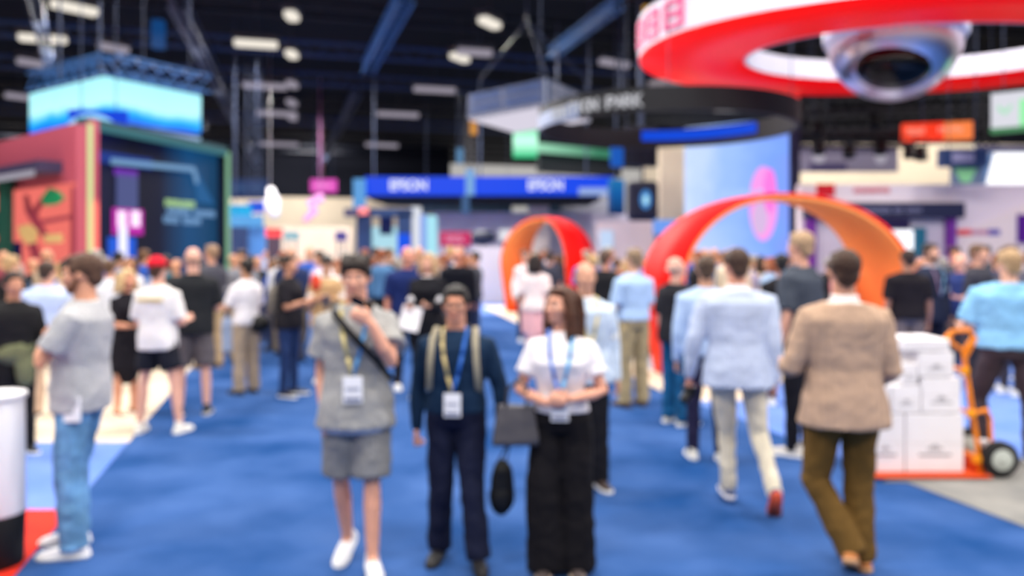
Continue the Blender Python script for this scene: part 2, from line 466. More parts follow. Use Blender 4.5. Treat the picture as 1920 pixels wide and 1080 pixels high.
        if badge:
            e = Geo(); e.box((0, yo-.022-belly*.5, bz-.075), (.105, .006, .145), TT)
            bd = obj('badge', e, mat('badge_white', (238,238,244), rough=.35), root, bevel=.003)
            e = Geo(); e.box((0, yo-.026-belly*.5, bz-.125), (.085, .003, .02), TT)
            for i in range(6): e.box((-.03+i*.012, yo-.026-belly*.5, bz-.07), (.007, .003, .018), TT)
            obj('print', e, mat('badge_print', (120,125,150), rough=.4), bd)
    root['_']=0; del root['_']
    return dict(root=root, TT=TT, TH=TH, K=K, J=J, X=X, Y=Y, k=k, rows=rows)

def world(p, pt, T=None):
    """a point of a person's local frame in the place's frame"""
    q = (T if T is not None else M.Identity(4)) @ V(pt)
    return M.Translation(p['root'].location) @ M.Rotation(p['root'].rotation_euler.z, 4, 'Z') @ q
# ================================================================ hall shell
blue = mat('carpet_blue', (20,62,118), rough=.95, rgb2=(66,98,156), mscale=1.1, bump=.5, bscale=90, spec=.05)
pale = mat('carpet_pale', (112,140,208), rough=.9, rgb2=(92,124,198), mscale=1.5, bump=.3, bscale=60, spec=.05)
beige = mat('carpet_beige', (224,208,186), rough=.9, rgb2=(206,190,170), mscale=2, bump=.3, bscale=60, spec=.05)
grey = mat('floor_grey', (142,140,136), rough=.8, rgb2=(112,112,112), mscale=2.5, bump=.2)
redm = mat('mat_red', (226,44,20), rough=.85, rgb2=(205,34,16), mscale=3, bump=.2)
black = mat('black', (10,11,16), rough=.6)
dark = mat('ceiling_dark', (4,6,16), rough=.9)
navyd = mat('steel_navy', (7,14,30), rough=.6)
steel = mat('truss_steel', (52,62,88), rough=.5, metal=.3)
steelb = mat('truss_blue', (44,92,150), rough=.5)
wallm = mat('wall_beige', (226,212,190), rough=.9, mottle=.06, mscale=.4)
walld = mat('wall_dark', (10,14,28), rough=.9)
white = mat('white_paint', (236,236,240), rough=.5)

def patch(name, pts, z, m, h=.006, kind='structure'):
    g = Geo(); n = len(pts); P = [V((p[0], p[1], 0)) for p in pts]
    g.v = [(p.x, p.y, z-h) for p in P]+[(p.x, p.y, z) for p in P]
    g.f = [tuple(range(n)), tuple(range(n, 2*n))]+[(i, (i+1) % n, (i+1) % n+n, i+n) for i in range(n)]
    o = obj(name, g, m); 
    if kind: o['kind'] = kind
    return o
g = Geo(); g.box((0, 32, -.1), (130, 96, .2)); struct(obj('floor', g, blue))
a1 = flo(240, 830); a2 = flo(300, 958); LV = lambda py: 547+(py-468)*(240-547)/(830-468)      # the aisle's left edge, running along the hall
RV = lambda py: 547+(py-468)*(1700-547)/(905-468)
patch('booth_carpet_cream', [flo(LV(830), 830), flo(LV(560), 560), flo(-2200, 560), flo(-900, 830)], .006, beige)
patch('booth_carpet_pale', [flo(LV(958), 958), flo(LV(830), 830), flo(-900, 830), flo(-900, 958)], .007, pale)
patch('mat_red_corner', [flo(LV(1200), 1200), flo(LV(958), 958), flo(-500, 958), flo(-500, 1200)], .010, redm)
patch('booth_carpet_pale', [flo(RV(690), 690), flo(RV(905), 905), flo(3600, 905), flo(3000, 690)], .006, pale)
patch('floor_grey_concrete', [flo(RV(905), 905), flo(RV(1200), 1200), flo(4200, 1200), flo(4200, 905)], .009, grey)
patch('floor_grey_strip', [flo(1655, 905), flo(1800, 862), flo(3500, 862), flo(3500, 905)], .0095, grey)
patch('aisle_strip_cream', [flo(905, 575), flo(1278, 752), flo(1290, 728), flo(975, 575)], .010, beige)
patch('booth_carpet_cream', [flo(1278, 752), flo(1400, 752), flo(1520, 690), flo(1290, 690)], .008, beige)
patch('aisle_cross_pale', [flo(700, 590), flo(1230, 590), flo(1230, 560), flo(700, 560)], .007, pale)
patch('booth_carpet_grey', [flo(975, 575), flo(1290, 728), flo(1700, 690), flo(1800, 560), flo(1000, 560)], .0065, mat('carpet_cool', (150,150,165), rough=.9))
# ceiling, walls
g = Geo(); g.box(hall(0, 32, 12.3), (170, 125, .3), rot=M.Rotation(-math.atan2(.2655, .9641), 3, 'Z').inverted()); struct(obj('ceiling', g, dark))
rotH = M.Rotation(math.atan2(.2655, .9641), 3, 'Z')
def wall(name, c, size, m, z0):
    g = Geo(); g.box((c.x, c.y, z0+size[2]/2), size, rot=rotH); return struct(obj(name, g, m))
wall('wall_back', hall(-22, 80), (75, .4, 6.9), wallm, 0)
wall('wall_back_upper', hall(-22, 80), (75, .38, 5.3), walld, 6.9)
g = Geo(); g.box((34, 56, 4.6), (50, .4, 9.2)); struct(obj('wall_right', g, wallm))
g = Geo(); g.box((34, 56, 10.7), (50, .38, 3)); struct(obj('wall_right_upper', g, walld))
wall('wall_left', hall(-42, 40), (.4, 80, 12.2), walld, 0)
# roof beams across the hall
for i, b in enumerate((26, 31, 37, 43.5, 50, 58, 66, 74)):
    g = Geo(); hi = .35 if i % 2 else .75
    for dz in (0, .55): g.box(hall(-5, b, 10.6+dz), (86, .12, .16), rot=rotH)
    for q in range(57):
        p0 = hall(-47+q*1.5, b, 10.6); p1 = hall(-47+q*1.5+.75, b, 11.15); p2 = hall(-45.5+q*1.5, b, 10.6)
        g.bar(p0, p1, .05); g.bar(p1, p2, .05)
    tag(obj('roof_beam', g, mat('beam_blue', (36,60,104), rough=.5) if i in (2, 3, 5) else navyd), 'dark lattice roof beam crossing the hall, number %s from the front of the ceiling' % ['one','two','three','four','five','six','seven','eight'][i], 'beam', 'roof beams')
def truss(name, a, b, s, m, label, cat='truss', group=None, step=None):
    a, b = V(a), V(b); d = (b-a); L = d.length; d.normalize()
    u = d.cross(V((0, 0, 1)));  u = u.normalized() if u.length > .1 else V((1, 0, 0)); w = u.cross(d)
    g = Geo(); t = max(.03, s*.11); cs = [u*x*s/2+w*y*s/2 for x, y in ((-1,-1),(1,-1),(1,1),(-1,1))]
    for c in cs: g.bar(a+c, b+c, t)
    n = max(2, int(L/(step or s))); 
    for i in range(n):
        p, q = a+d*(L*i/n), a+d*(L*(i+1)/n)
        for k in range(4):
            g.bar(p+cs[k], q+cs[(k+1) % 4], t*.6)
    return tag(obj(name, g, m), label, cat, group)
def rp(px, py, z):            # a point at height z seen at a pixel
    Y = (z-CAM)*F/(HOR-py); return V(((px-CX)/F*Y, Y, z))
truss('roof_truss', rp(330, 0, 10), rp(490, 320, 10), .5, steel, 'long pale lattice truss receding along the ceiling above the cyan cube sign')
truss('roof_truss', rp(762, -10, 10), rp(690, 128, 10), .5, steelb, 'blue lattice truss receding along the ceiling over the middle of the aisle')
truss('roof_truss', rp(672, 170, 10), rp(600, 310, 10), .4, steel, 'faint distant lattice truss above the pink hanging sign')
truss('roof_truss', rp(1160, 5, 9.6), rp(1035, 100, 9.6), .35, steelb, 'short blue lattice truss near the tip of the red ring')
truss('roof_truss', rp(60, -20, 9.6), rp(95, 130, 9.6), .35, mat('truss_dim', (14,30,56), rough=.7), 'blue lattice truss in the upper corner over the cyan cube sign')
# rods and cables the signs hang from
def rod(px, y0, y1, Y, label, r=.03, m=None):
    g = Geo(); g.cyl(at(px, y1, Y), (at(px, y1, Y).x, Y, min(12.1, zz(y0, Y))), r, 8)
    return tag(obj('hanging_rod', g, m or steel), label, 'rod', 'hanging rods')
rod(604, 130, 338, 50, 'thin rod holding the pink hanging sign', .05, mat('rod_pink', (90,60,70)))
rod(112, 0, 150, 19.5, 'thin rod over the near end of the cyan cube sign')
rod(187, 0, 140, 19.2, 'thin rod over the corner of the cyan cube sign')
rod(1045, 40, 150, 30, 'thin rod above the navy box sign, on its corner')
rod(1105, 0, 165, 31, 'thin rod above the navy box sign, at its pale end')
rod(1165, 0, 200, 31, 'thin rod above the black ring sign', .05)
g = Geo(); ap = at(988, 40, 27)
for q in ((900, 150, 28), (1025, 142, 26.5), (1100, 152, 28)): g.cyl(ap, at(*q), .02, 6)
g.cyl(ap, (ap.x, ap.y, 12.1), .03, 6)
tag(obj('cable_bridle', g, steel), 'spread of thin cables meeting above the navy box sign', 'cable')
# lamps
lens = mat('lamp_lens', (255,246,232), emit=.8)
lens2 = mat('lamp_lens_dim', (225,215,235), emit=.34)
cas = mat('lamp_case', (60,62,70), rough=.5)
def lamp(px, py, w, rot, lab, power=0, dim=False, z=10.3, loc=None):
    c = V(loc) if loc is not None else rp(px, py, z)
    r = empty('ceiling_lamp', c, R(rot)); tag(r, lab, 'ceiling lamp', 'ceiling lamps')
    g = Geo(); g.box((0, 0, .14), (w+.12, .52, .22)); g.cyl((0, 0, .25), (0, 0, 12.1-c.z), .03, 8); obj('housing', g, cas, r, bevel=.03)
    g = Geo(); g.box((0, 0, -.10), (w, .42, .26)); obj('lens', g, lens2 if dim else lens, r, bevel=.08)
    if power:
        l = bpy.data.lights.new('lamp_light', 'AREA'); l.shape = 'RECTANGLE'; l.size = w; l.size_y = .42; l.energy = power; l.color = (1, .95, .89)
        lo = bpy.data.objects.new('lamp_light', l); COL.objects.link(lo); lo.parent = r; lo.location = (0, 0, -.25)
spots = [(80,68,1.7,0,0),(480,78,1.7,0,0),(140,10,1.5,50,0),(213,86,1.2,50,1),(547,25,.7,90,0),(547,98,.8,90,0),(547,190,1.1,90,1),(548,218,1.0,90,1),
         (497,158,2.2,0,1),(519,210,2.4,0,1),(815,165,2.2,0,1),(746,212,2.6,0,1),(918,38,1.1,60,0),(862,104,1.1,60,0),(890,94,1.5,0,1),(1152,115,1.6,35,1),(65,115,1.4,50,1),(35,178,1.3,50,1),(548,155,1.0,90,1),(523,268,3,0,1),(716,270,2.6,20,1)]
nm = ['above the left booth, nearer the edge of the view','in the row between the long truss and the lamp column','at the top by the upper corner','small one over the cyan cube sign','topmost of the square lamp column','second of the square lamp column','fourth of the square lamp column','lowest of the square lamp column',
      'third pale oval down beside the lamp column','fourth pale oval down beside the lamp column','pale oval beyond the blue truss','pale oval low in the dark ceiling right of the lamp column','white one between the blue truss and the box sign','white slanted one above the cable spread','bluish one touching the white slanted lamp','slanted one beside the tip of the red ring','slanted one above the far end of the cyan cube sign','dim one by the edge of the view above the booth','third of the square lamp column','dim far one below the ovals by the long truss','dim far one above the blue banner']
for (px, py, w, r, d), n in zip(spots, nm): lamp(px, py, w, r+15 if r == 0 else r, 'ceiling lamp, '+n, power=900 if not d else 350, dim=bool(d))
k = 0
def wall_fill(x, y, ang, e, lab, w=3.0):  # added fill lights in lamp housings, tilted to brighten the pale walls
    r = empty('added_wall_fill', (x, y, 10.4), R(ang)); tag(r, lab, 'ceiling lamp')
    g = Geo(); g.box((0, 0, .1), (w, .3, .2)); g.cyl((0, 0, .2), (0, 0, 1.7), .03, 8); obj('housing', g, cas, r)
    l = bpy.data.lights.new('lamp_light', 'AREA'); l.shape = 'RECTANGLE'; l.size = w; l.size_y = .3; l.energy = e; l.color = (1, .93, .84)
    lo = bpy.data.objects.new('lamp_light', l); COL.objects.link(lo); lo.parent = r; lo.location = (0, .1, -.03); lo.rotation_euler = (R(58), 0, 0)
for i_, a_ in enumerate((-46, -34, -22, -10, 2)):
    q_ = hall(a_, 72); wall_fill(q_.x, q_.y, 15, 1100, 'added light on the cream back wall, ' + ['far out of the aisle on the left side','behind the cyan cube sign','over the pink hanging sign','beyond the blue banner','at the banner end by the box sign'][i_])
for i_, x_ in enumerate((14, 22, 30)): wall_fill(x_, 49.5, 0, 650, 'added light on the beige wall above the mauve booth, ' + ['by the LED wall','over the grey banner','beyond the navy and lilac sign'][i_])
for ix, X in enumerate((-15, -8, -1, 6, 13, 20)):
    for iy, Yy in enumerate((-6, 1, 8, 15, 22)):
        if iy == 4 and X > -9 and X < 9: pass
        lamp(0, 0, 2.0, 15, 'lit ceiling lamp high over the crowd, one of the even grid above the aisle', power=POWER, loc=(X, Yy, 10.6))

# ================================================================ signs and booths
class Panel:
    """an upright board between two floor points; local x runs along it, y goes into its depth, z up"""
    def __init__(s, name, label, cat, x0, Y0, x1, Y1, ytop, ybot, depth, m, part='board', ground=False, bevel=0, group=None):
        a = V(((x0-CX)/F*Y0, Y0, 0)); b = V(((x1-CX)/F*Y1, Y1, 0)); d = b-a
        s.L = d.length; s.a = a; s.d = d.normalized(); s.n = V((-s.d.y, s.d.x, 0))
        s.zt = zz(ytop, Y0); s.zb = 0.012 if ground else zz(ybot, Y0)
        s.root = empty(name, (a.x, a.y, s.zb), math.atan2(d.y, d.x)); tag(s.root, label, cat, group)
        g = Geo(); g.box((s.L/2, depth/2, (s.zt-s.zb)/2), (s.L, depth, s.zt-s.zb)); s.board = obj(part, g, m, s.root, bevel=bevel)
        s.depth = depth
    def uv(s, px, py):
        r = V(((px-CX)/F, 1, 0)); q = s.n.dot(s.a)/s.n.dot(r); p = r*q
        return (p-s.a).dot(s.d), zz(py, q)-s.zb
    def deco(s, name, x0, y0, x1, y1, m, t=.02, out=.0, shape='box', parent=None, deep=0):
        u0, z0 = s.uv(x0, y0); u1, z1 = s.uv(x1, y1); u0b, z0b = s.uv(x0, y1); u1b, z1b = s.uv(x1, y0)
        zt = (z0+z1b)/2; zb = (z1+z0b)/2; g = Geo()
        c = ((u0+u1)/2, -out-t/2+deep, (zt+zb)/2); sz = (abs(u1-u0), t+deep*2 if deep else t, abs(zt-zb))
        if shape == 'box': g.box(c, sz)
        elif shape == 'oval': 
            n = 28; g.rings([[V((c[0]+math.cos(i*2*math.pi/n)*sz[0]/2, y, c[2]+math.sin(i*2*math.pi/n)*sz[2]/2)) for i in range(n)] for y in (c[1]-t/2, c[1]+t/2)])
        return obj(name, g, m, parent or s.root)
    def poly(s, name, pts, m, t=.02, out=0):
        q = [s.uv(*p) for p in pts]; g = Geo()
        g.rings([[V((u, y, z)) for u, z in q] for y in (-out-t, -out)])
        return obj(name, g, m, s.root)
    def glyphs(s, name, x0, y0, x1, y1, m, words=(5,), t=.02, out=.0, seed=1):
        """a row of tiny strokes where the photograph's writing is too soft to read"""
        rr = random.Random(seed); u0, z0 = s.uv(x0, (y0+y1)/2); u1, _ = s.uv(x1, (y0+y1)/2)
        _, zt = s.uv((x0+x1)/2, y0); _, zb = s.uv((x0+x1)/2, y1)
        h = zt-zb; n = sum(words)+len(words)-1; w = (u1-u0)/n; g = Geo(); i = 0
        for wd in words:
            for c in range(wd):
                x = u0+i*w
                for st in range(2): g.box((x+w*(.22+.5*st), -out-t/2, (zt+zb)/2), (w*.17, t, h*rr.choice((1, 1, .8))))
                g.box((x+w*.47, -out-t/2, zb+h*rr.choice((.08, .5, .92))), (w*.6, t, h*.16)); i += 1
            i += 1
        return obj(name, g, m, s.root)
    def text(s, name, txt, x0, y0, x1, y1, m, out=.0, offset=0):
        u0, _ = s.uv(x0, (y0+y1)/2); u1, _ = s.uv(x1, (y0+y1)/2); _, zt = s.uv((x0+x1)/2, y0); _, zb = s.uv((x0+x1)/2, y1)
        return lettering(name, txt, u1-u0, zt-zb, m, s.root, ((u0+u1)/2, -out-.03, (zt+zb)/2), offset)
def lettering(name, txt, wid, hei, m, parent, loc, offset=0, rz=0):
    c = bpy.data.curves.new(name, 'FONT'); c.body = txt; c.align_x = 'CENTER'; c.align_y = 'CENTER'; c.extrude = .02; c.size = 1; c.offset = offset
    o = bpy.data.objects.new(name, c); TMP.collection.objects.link(o); TMP.view_layers[0].update()
    dg = TMP.view_layers[0].depsgraph; me = bpy.data.meshes.new_from_object(o.evaluated_get(dg), depsgraph=dg)
    bpy.data.objects.remove(o)
    xs = [v.co.x for v in me.vertices]; ys = [v.co.y for v in me.vertices]
    cx, cy = (max(xs)+min(xs))/2, (max(ys)+min(ys))/2; sx = wid/(max(xs)-min(xs)); sy = hei/(max(ys)-min(ys))
    for v in me.vertices: v.co = V(((v.co.x-cx)*sx, (v.co.z)*1.0, (v.co.y-cy)*sy))
    me.update(); bmfix(me)
    return link(name, me, m, parent, loc)
def E(name, rgb, k, rgb2=None, ms=1): return mat('e_'+name, rgb, emit=k, rgb2=rgb2, mscale=ms)
def gradmat(name, stops, axis='Z', lo=0, hi=1, emit=1, wobble=.0):
    """a screen's picture: colours running along its height or width"""
    m = bpy.data.materials.new(name); m.use_nodes = True; nt = m.node_tree; b = nt.nodes['Principled BSDF']
    tc = nt.nodes.new('ShaderNodeTexCoord'); sp = nt.nodes.new('ShaderNodeSeparateXYZ'); nt.links.new(tc.outputs['Object'], sp.inputs[0])
    mr = nt.nodes.new('ShaderNodeMapRange'); mr.inputs['From Min'].default_value = lo; mr.inputs['From Max'].default_value = hi
    nt.links.new(sp.outputs[axis], mr.inputs['Value']); src = mr.outputs['Result']
    if wobble:
        n = nt.nodes.new('ShaderNodeTexNoise'); n.inputs['Scale'].default_value = .9; nt.links.new(tc.outputs['Object'], n.inputs['Vector'])
        a = nt.nodes.new('ShaderNodeMath'); a.operation = 'MULTIPLY_ADD'; a.inputs[1].default_value = wobble; nt.links.new(n.outputs['Fac'], a.inputs[0]); nt.links.new(src, a.inputs[2])
        a2 = nt.nodes.new('ShaderNodeMath'); a2.operation = 'SUBTRACT'; a2.inputs[1].default_value = wobble/2; nt.links.new(a.outputs[0], a2.inputs[0]); src = a2.outputs[0]
    cr = nt.nodes.new('ShaderNodeValToRGB'); nt.links.new(src, cr.inputs[0])
    while len(cr.color_ramp.elements) < len(stops): cr.color_ramp.elements.new(.5)
    for e, (p, c) in zip(cr.color_ramp.elements, stops): e.position = p; e.color = s2l(c)+(1,)
    b.inputs['Base Color'].default_value = (.005,.005,.005,1); b.inputs['Specular IOR Level'].default_value = .12; b.inputs['Roughness'].default_value = .6
    nt.links.new(cr.outputs[0], b.inputs['Emission Color'] if emit else b.inputs['Base Color'])
    if emit: b.inputs['Emission Strength'].default_value = emit
    return m

def carry(p):
    '''what holds the board: rods to the roof when it is high, posts to the floor when low'''
    g = Geo(); ins_ = min(.25, p.L*.2)
    for u in (ins_, p.L-ins_):
        if p.zb > 2.7: g.cyl((u, p.depth/2, p.zt-p.zb), (u, p.depth/2, 12.1-p.zb), .012, 8)
        else: g.cyl((u, p.depth/2, 0), (u, p.depth/2, .012-p.zb), .04, 8)
    obj('hanger' if p.zb > 2.7 else 'post', g, steel, p.root); return p

# ---- cyan LED cube sign, upper left
r0 = empty('led_cube_sign', at(195, 245, 19)); r0.location.z = 0
Yc = 19.0; zt, zb = zz(143, Yc), zz(234, Yc); zb2 = zz(247, 19.6)
Lp = V(((55-CX)/F*21.2, 21.2, 0)); Cp = V(((195-CX)/F*Yc, Yc, 0)); Rp = V(((377-CX)/F*21.4, 21.4, 0))
tag(r0, 'glowing cyan and white LED cube sign hanging above the left booth', 'sign'); r0.location = (0,0,0)
def slab(name, a, b, z0, z1, th, m, parent):
    g = Geo(); d = (b-a).normalized(); n = V((-d.y, d.x, 0))*th
    g.v = [tuple(p+V((0,0,z))) for z in (z0, z1) for p in (a, b, b+n, a+n)]
    g.f = [(0,1,2,3),(4,5,6,7),(0,1,5,4),(1,2,6,5),(2,3,7,6),(3,0,4,7)]
    return obj(name, g, m, parent)
ledm = gradmat('led_cube', [(0,(0,60,228)),(.28,(0,100,238)),(.45,(30,180,248)),(.6,(180,244,252)),(1,(165,240,248))], 'Z', zb-.2, zt, 1.05, .4)
slab('left_screen', Lp, Cp, zb-.35, zt, .25, ledm, r0)
slab('right_screen', Cp, Rp, zb+.15, zt, .25, ledm, r0)
slab('underside', Lp+V((.1,.1,0)), Rp+V((0,.2,0)), zb+.3, zb+.5, .3, navyd, r0)
for a, b in ((Lp, Cp), (Cp, Rp)):
    truss('sign_truss', a+V((0,.3,zt+.35)), b+V((0,.3,zt+.35)), .45, steelb, 'blue lattice truss on top of the cyan cube sign, its %s side' % ('nearer the edge' if a is Lp else 'aisle'))
# rounded lower lettering disc
p = carry(Panel('round_screen', 'dark blue screen with a white arc hanging below the cyan cube sign', 'screen', 128, 18.4, 237, 18.6, 205, 262, .15, E('deepblue', (0,62,215), .9)))
g = Geo()
for i in range(12):
    a0, a1_ = math.pi*(i/12), math.pi*((i+1)/12); q0 = p.uv(172+42*math.cos(a0), 244-26*math.sin(a0)); q1 = p.uv(172+42*math.cos(a1_), 244-26*math.sin(a1_))
    g.bar((q0[0], -.03, q0[1]), (q1[0], -.03, q1[1]), .05, .1)
obj('arc', g, E('arc', (150,215,255), 1.0), p.root)

# ---- left booth: pink wall and open black stage box
A = V(((168-CX)/F*16.8, 16.8, 0)); B = V(((426-CX)/F*21.7, 21.7, 0)); Cc = V((-18.5, 21.5, 0))
ztop = zz(232, 16.8)
bo = empty('stage_box', A, math.atan2((B-A).y, (B-A).x)); tag(bo, 'black open fronted booth with a glowing yellow green edge and dark blue screens', 'booth')
L_ = (B-A).length
def lbox(name, x0, x1, y0, y1, z0, z1, m, parent=bo, bev=0):
    g = Geo(); g.box(((x0+x1)/2, (y0+y1)/2, (z0+z1)/2), (x1-x0, y1-y0, z1-z0)); return obj(name, g, m, parent, bevel=bev)
inb = mat('booth_inside', (8,20,44), rough=.5)
lbox('side_wall', 0, .12, .0, .34, 0.012, ztop, mat('side_mauve', (178,84,104), rough=.6)); lbox('side_wall', L_-.06, L_, 0, .34, 0.012, ztop, inb)
lbox('back_wall', .12, L_-.12, .28, .34, 0.012, ztop, inb); lbox('roof_slab', 0, L_, 0, .34, ztop, ztop+.14, mat('booth_roof', (30,70,80), rough=.5))
glow = E('edge', (210,228,160), .95); glow2 = E('edge2', (60,120,130), .7); glow3 = E('edge3', (135,185,150), .75)
lbox('glowing_edge', -.06, .10, -.07, 0, 0.012, ztop, glow); lbox('glowing_edge', L_-.07, L_+.03, -.07, 0, 0.012, ztop, glow3); lbox('glowing_edge', .1, L_-.14, -.07, 0, ztop-.12, ztop+.02, glow2)
class LP(Panel):
    def __init__(s, a, d, root, off, zb):
        s.d = d; s.n = V((-d.y, d.x, 0)); s.a = a+s.n*off; s.zb = zb; s.root = root
D_ = (B-A).normalized()
lb = LP(A, D_, bo, .5, 0)
for nm_, o_ in (('x', 0),):
    scr = gradmat('stage_screen', [(0,(4,14,60)),(.3,(2,4,26)),(.5,(4,10,40)),(.72,(8,66,112)),(1,(6,52,84))], 'X', 0, L_, 1.0)
    g = Geo(); g.box((L_/2, .24, ztop*.5-.02), (L_-.26, .08, ztop-.1)); obj('screen', g, scr, bo)
def ldeco(*a, **k_):
    o = lb.deco(*a, **k_); o.location.y += .195; return o
pts = [lb.uv(180, 303), lb.uv(338, 318)]
g = Geo(); g.bar((pts[0][0], .10, pts[0][1]), (pts[1][0], .10, pts[1][1]), .05, .13); g.bar((pts[1][0], .10, pts[1][1]), (pts[1][0]+.12, .10, pts[1][1]-.35), .05, .10); obj('light_strip', g, E('strip', (110,150,190), .9), bo)
g = Geo()
q = [lb.uv(*p_) for p_ in ((342, 322), (348, 320), (382, 385), (350, 378))]; g.rings([[V((u, y, z)) for u, z in q] for y in (.165, .195)]); obj('beam_picture', g, E('beamp', (35,95,150), .8), bo)
ldeco('picture_tower', 196, 325, 236, 392, E('tower', (80,88,140), .8)); ldeco('picture_cap', 192, 318, 236, 331, E('towercap', (110,40,170), .9))
ldeco('picture_glow', 188, 392, 246, 440, E('magenta', (190,40,170), .9)); ldeco('picture_window', 196, 396, 212, 425, E('pinkw', (245,215,245), 1.2), out=.03); ldeco('picture_window', 222, 396, 238, 425, E('pinkw', (245,215,245), 1.2), out=.03)
ldeco('picture_base', 180, 445, 232, 500, E('blueb', (30,90,215), .9)); ldeco('picture_figure', 198, 425, 214, 505, E('whitefig', (225,225,255), 1.1), out=.03)
for y0, y1, x0, x1, c, w_, sd in ((376, 389, 288, 346, (180,220,150), (7,), 3), (393, 405, 292, 384, (120,160,205), (6,6), 4), (407, 420, 285, 357, (120,160,205), (4,5), 5)):
    o = lb.glyphs('screen_writing', x0, y0, x1, y1, E('w%d' % sd, c, .9), w_, seed=sd); o.location.y += .195
lbox('header_picture', .4, 2.2, .165, .195, ztop-.75, ztop-.5, E('hdr', (28,60,150), .7))
# white beam lamp strip above the box roof
p = carry(Panel('header_sign', 'pale glowing sign strip on the roof of the black booth', 'sign', 262, 20.5, 376, 22.4, 238, 258, .3, gradmat('hsign', [(0,(60,90,150)),(.5,(150,175,215)),(.85,(110,200,185)),(1,(215,200,205))], 'X', 0, 3.6, .9)))
# pink wall
pk = Panel('booth_wall', 'tall salmon pink booth wall painted with a green leaf and dark branches', 'booth wall', -260, 29.6, 167, 16.74, 330, 700, .2, mat('pink_low', (238,110,104), rough=.6), ground=True)
pk.board.data.materials[0] = gradmat('pinkwall', [(0,(240,112,106)),(.60,(240,112,106)),(.64,(165,72,92)),(1,(176,82,102))], 'Z', 0, 4.6, 0)
g = Geo(); g.box((pk.L/2, .1, ztop-.2+.0), (pk.L, .2, .4)); 
MP = {}
def pm(n_, c): return mat('paint_'+n_, c, rough=.6)
g = Geo(); uu = pk.uv(150, 400)[0]; g.box((uu/2, -.006, (.4+pk.uv(110, 346)[1])/2), (uu, .012, pk.uv(110, 346)[1]-.4)); obj('lit_panel', g, E('salmon', (246,118,108), .8), pk.root)
g = Geo(); u0, _ = pk.uv(0, 300); 
pk.deco('canopy', -40, 318, 118, 338, pm('canopy', (58,52,84)), t=.5, out=.0)
pk.deco('canopy_light', 40, 328, 112, 338, E('canl', (190,185,200), .6), t=.05, out=.5)
pk.deco('post', 14, 340, 34, 560, pm('post', (14,74,66)), t=.12, out=.1)
pk.deco('screen', -80, 455, 42, 490, E('sdk', (16,4,60), .8), t=.06); pk.deco('green_panel', -60, 400, 22, 442, pm('gp', (8,60,44)), t=.06)
pk.poly('leaf', [(80, 372), (95, 352), (112, 358), (124, 372), (108, 384), (86, 386)], pm('leaf', (24,150,100)), t=.04)
for i, pts in enumerate(([(47, 365), (54, 365), (62, 395), (78, 372), (84, 378), (72, 402), (92, 440), (82, 446), (60, 415), (50, 398)], [(80, 412), (140, 402), (142, 409), (84, 420)], [(46, 430), (60, 430), (82, 485), (62, 485)], [(136, 350), (142, 350), (144, 500), (134, 500)])):
    pk.poly('branch', pts, pm('branch', (142,48,72)), t=.03)
for i, pts in enumerate(([(36, 425), (58, 420), (74, 432), (70, 455), (52, 458), (40, 442)], [(84, 440), (118, 438), (120, 454), (88, 456)])):
    pk.poly('painted_blob', pts, pm('yellow', (206,176,120) if not i else (240,170,110)), t=.035)

# ---- navy box sign in the middle
bx = empty('box_sign', (0, 0, 0)); tag(bx, 'navy and pale grey box sign with white underside hanging over the aisle', 'sign')
Lq = V(((877-CX)/F*30, 30, 0)); Cq = V(((1026-CX)/F*27, 27, 0)); Rq = V(((1107-CX)/F*30.5, 30.5, 0)); zt, zb = zz(146, 27), zz(197, 27)
slab('navy_face', Lq, Cq, zb, zt, .12, mat('sign_navy', (16,40,84), rough=.5), bx)
slab('grey_face', Cq, Rq, zb, zt, .12, mat('sign_grey', (112,122,142), rough=.5), bx)
g = Geo(); Bq = Lq+Rq-Cq; g.rings([[p_+V((0,0,z)) for p_ in (Lq, Cq, Rq, Bq)] for z in (zb, zb+.08)]); obj('underside', g, E('white_under', (212,206,220), .9), bx)
slab('far_face', Rq, Bq, zb, zt, .1, mat('sign_back', (60,70,90)), bx)
for (a, b, c, ws, sd) in ((Lq, Cq, (60,84,134), (7, 8), 11), (Cq, Rq, (158,162,180), (4, 5), 12)):
    lp_ = LP(a, (b-a).normalized(), bx, -.0, 0); g = Geo()
    x0, x1 = (885, 1015) if sd == 11 else (1034, 1098)
    for yy in (0, 1):
        o = lp_.glyphs('lettering', x0, (165 if sd == 11 else 168)+yy*20, x1, (180 if sd == 11 else 182)+yy*20, mat('let%d' % sd, c), ws, seed=sd+yy)
        o.rotation_euler.z = math.atan2((b-a).y, (b-a).x); o.location = a
truss('support_truss', V((at(882,0,46).x, 46, 0.012)), at(882, 215, 46), .45, mat('truss_grey', (92,92,100), rough=.5), 'upright grey lattice truss standing under the navy box sign')
g = Geo(); g.box(at(888, 238, 45.65), (.4, .3, .9)); tag(obj('chain_hoist', g, mat('hoist', (200,140,60)), bevel=.03), 'small orange hoist at the top of the grey truss', 'hoist')

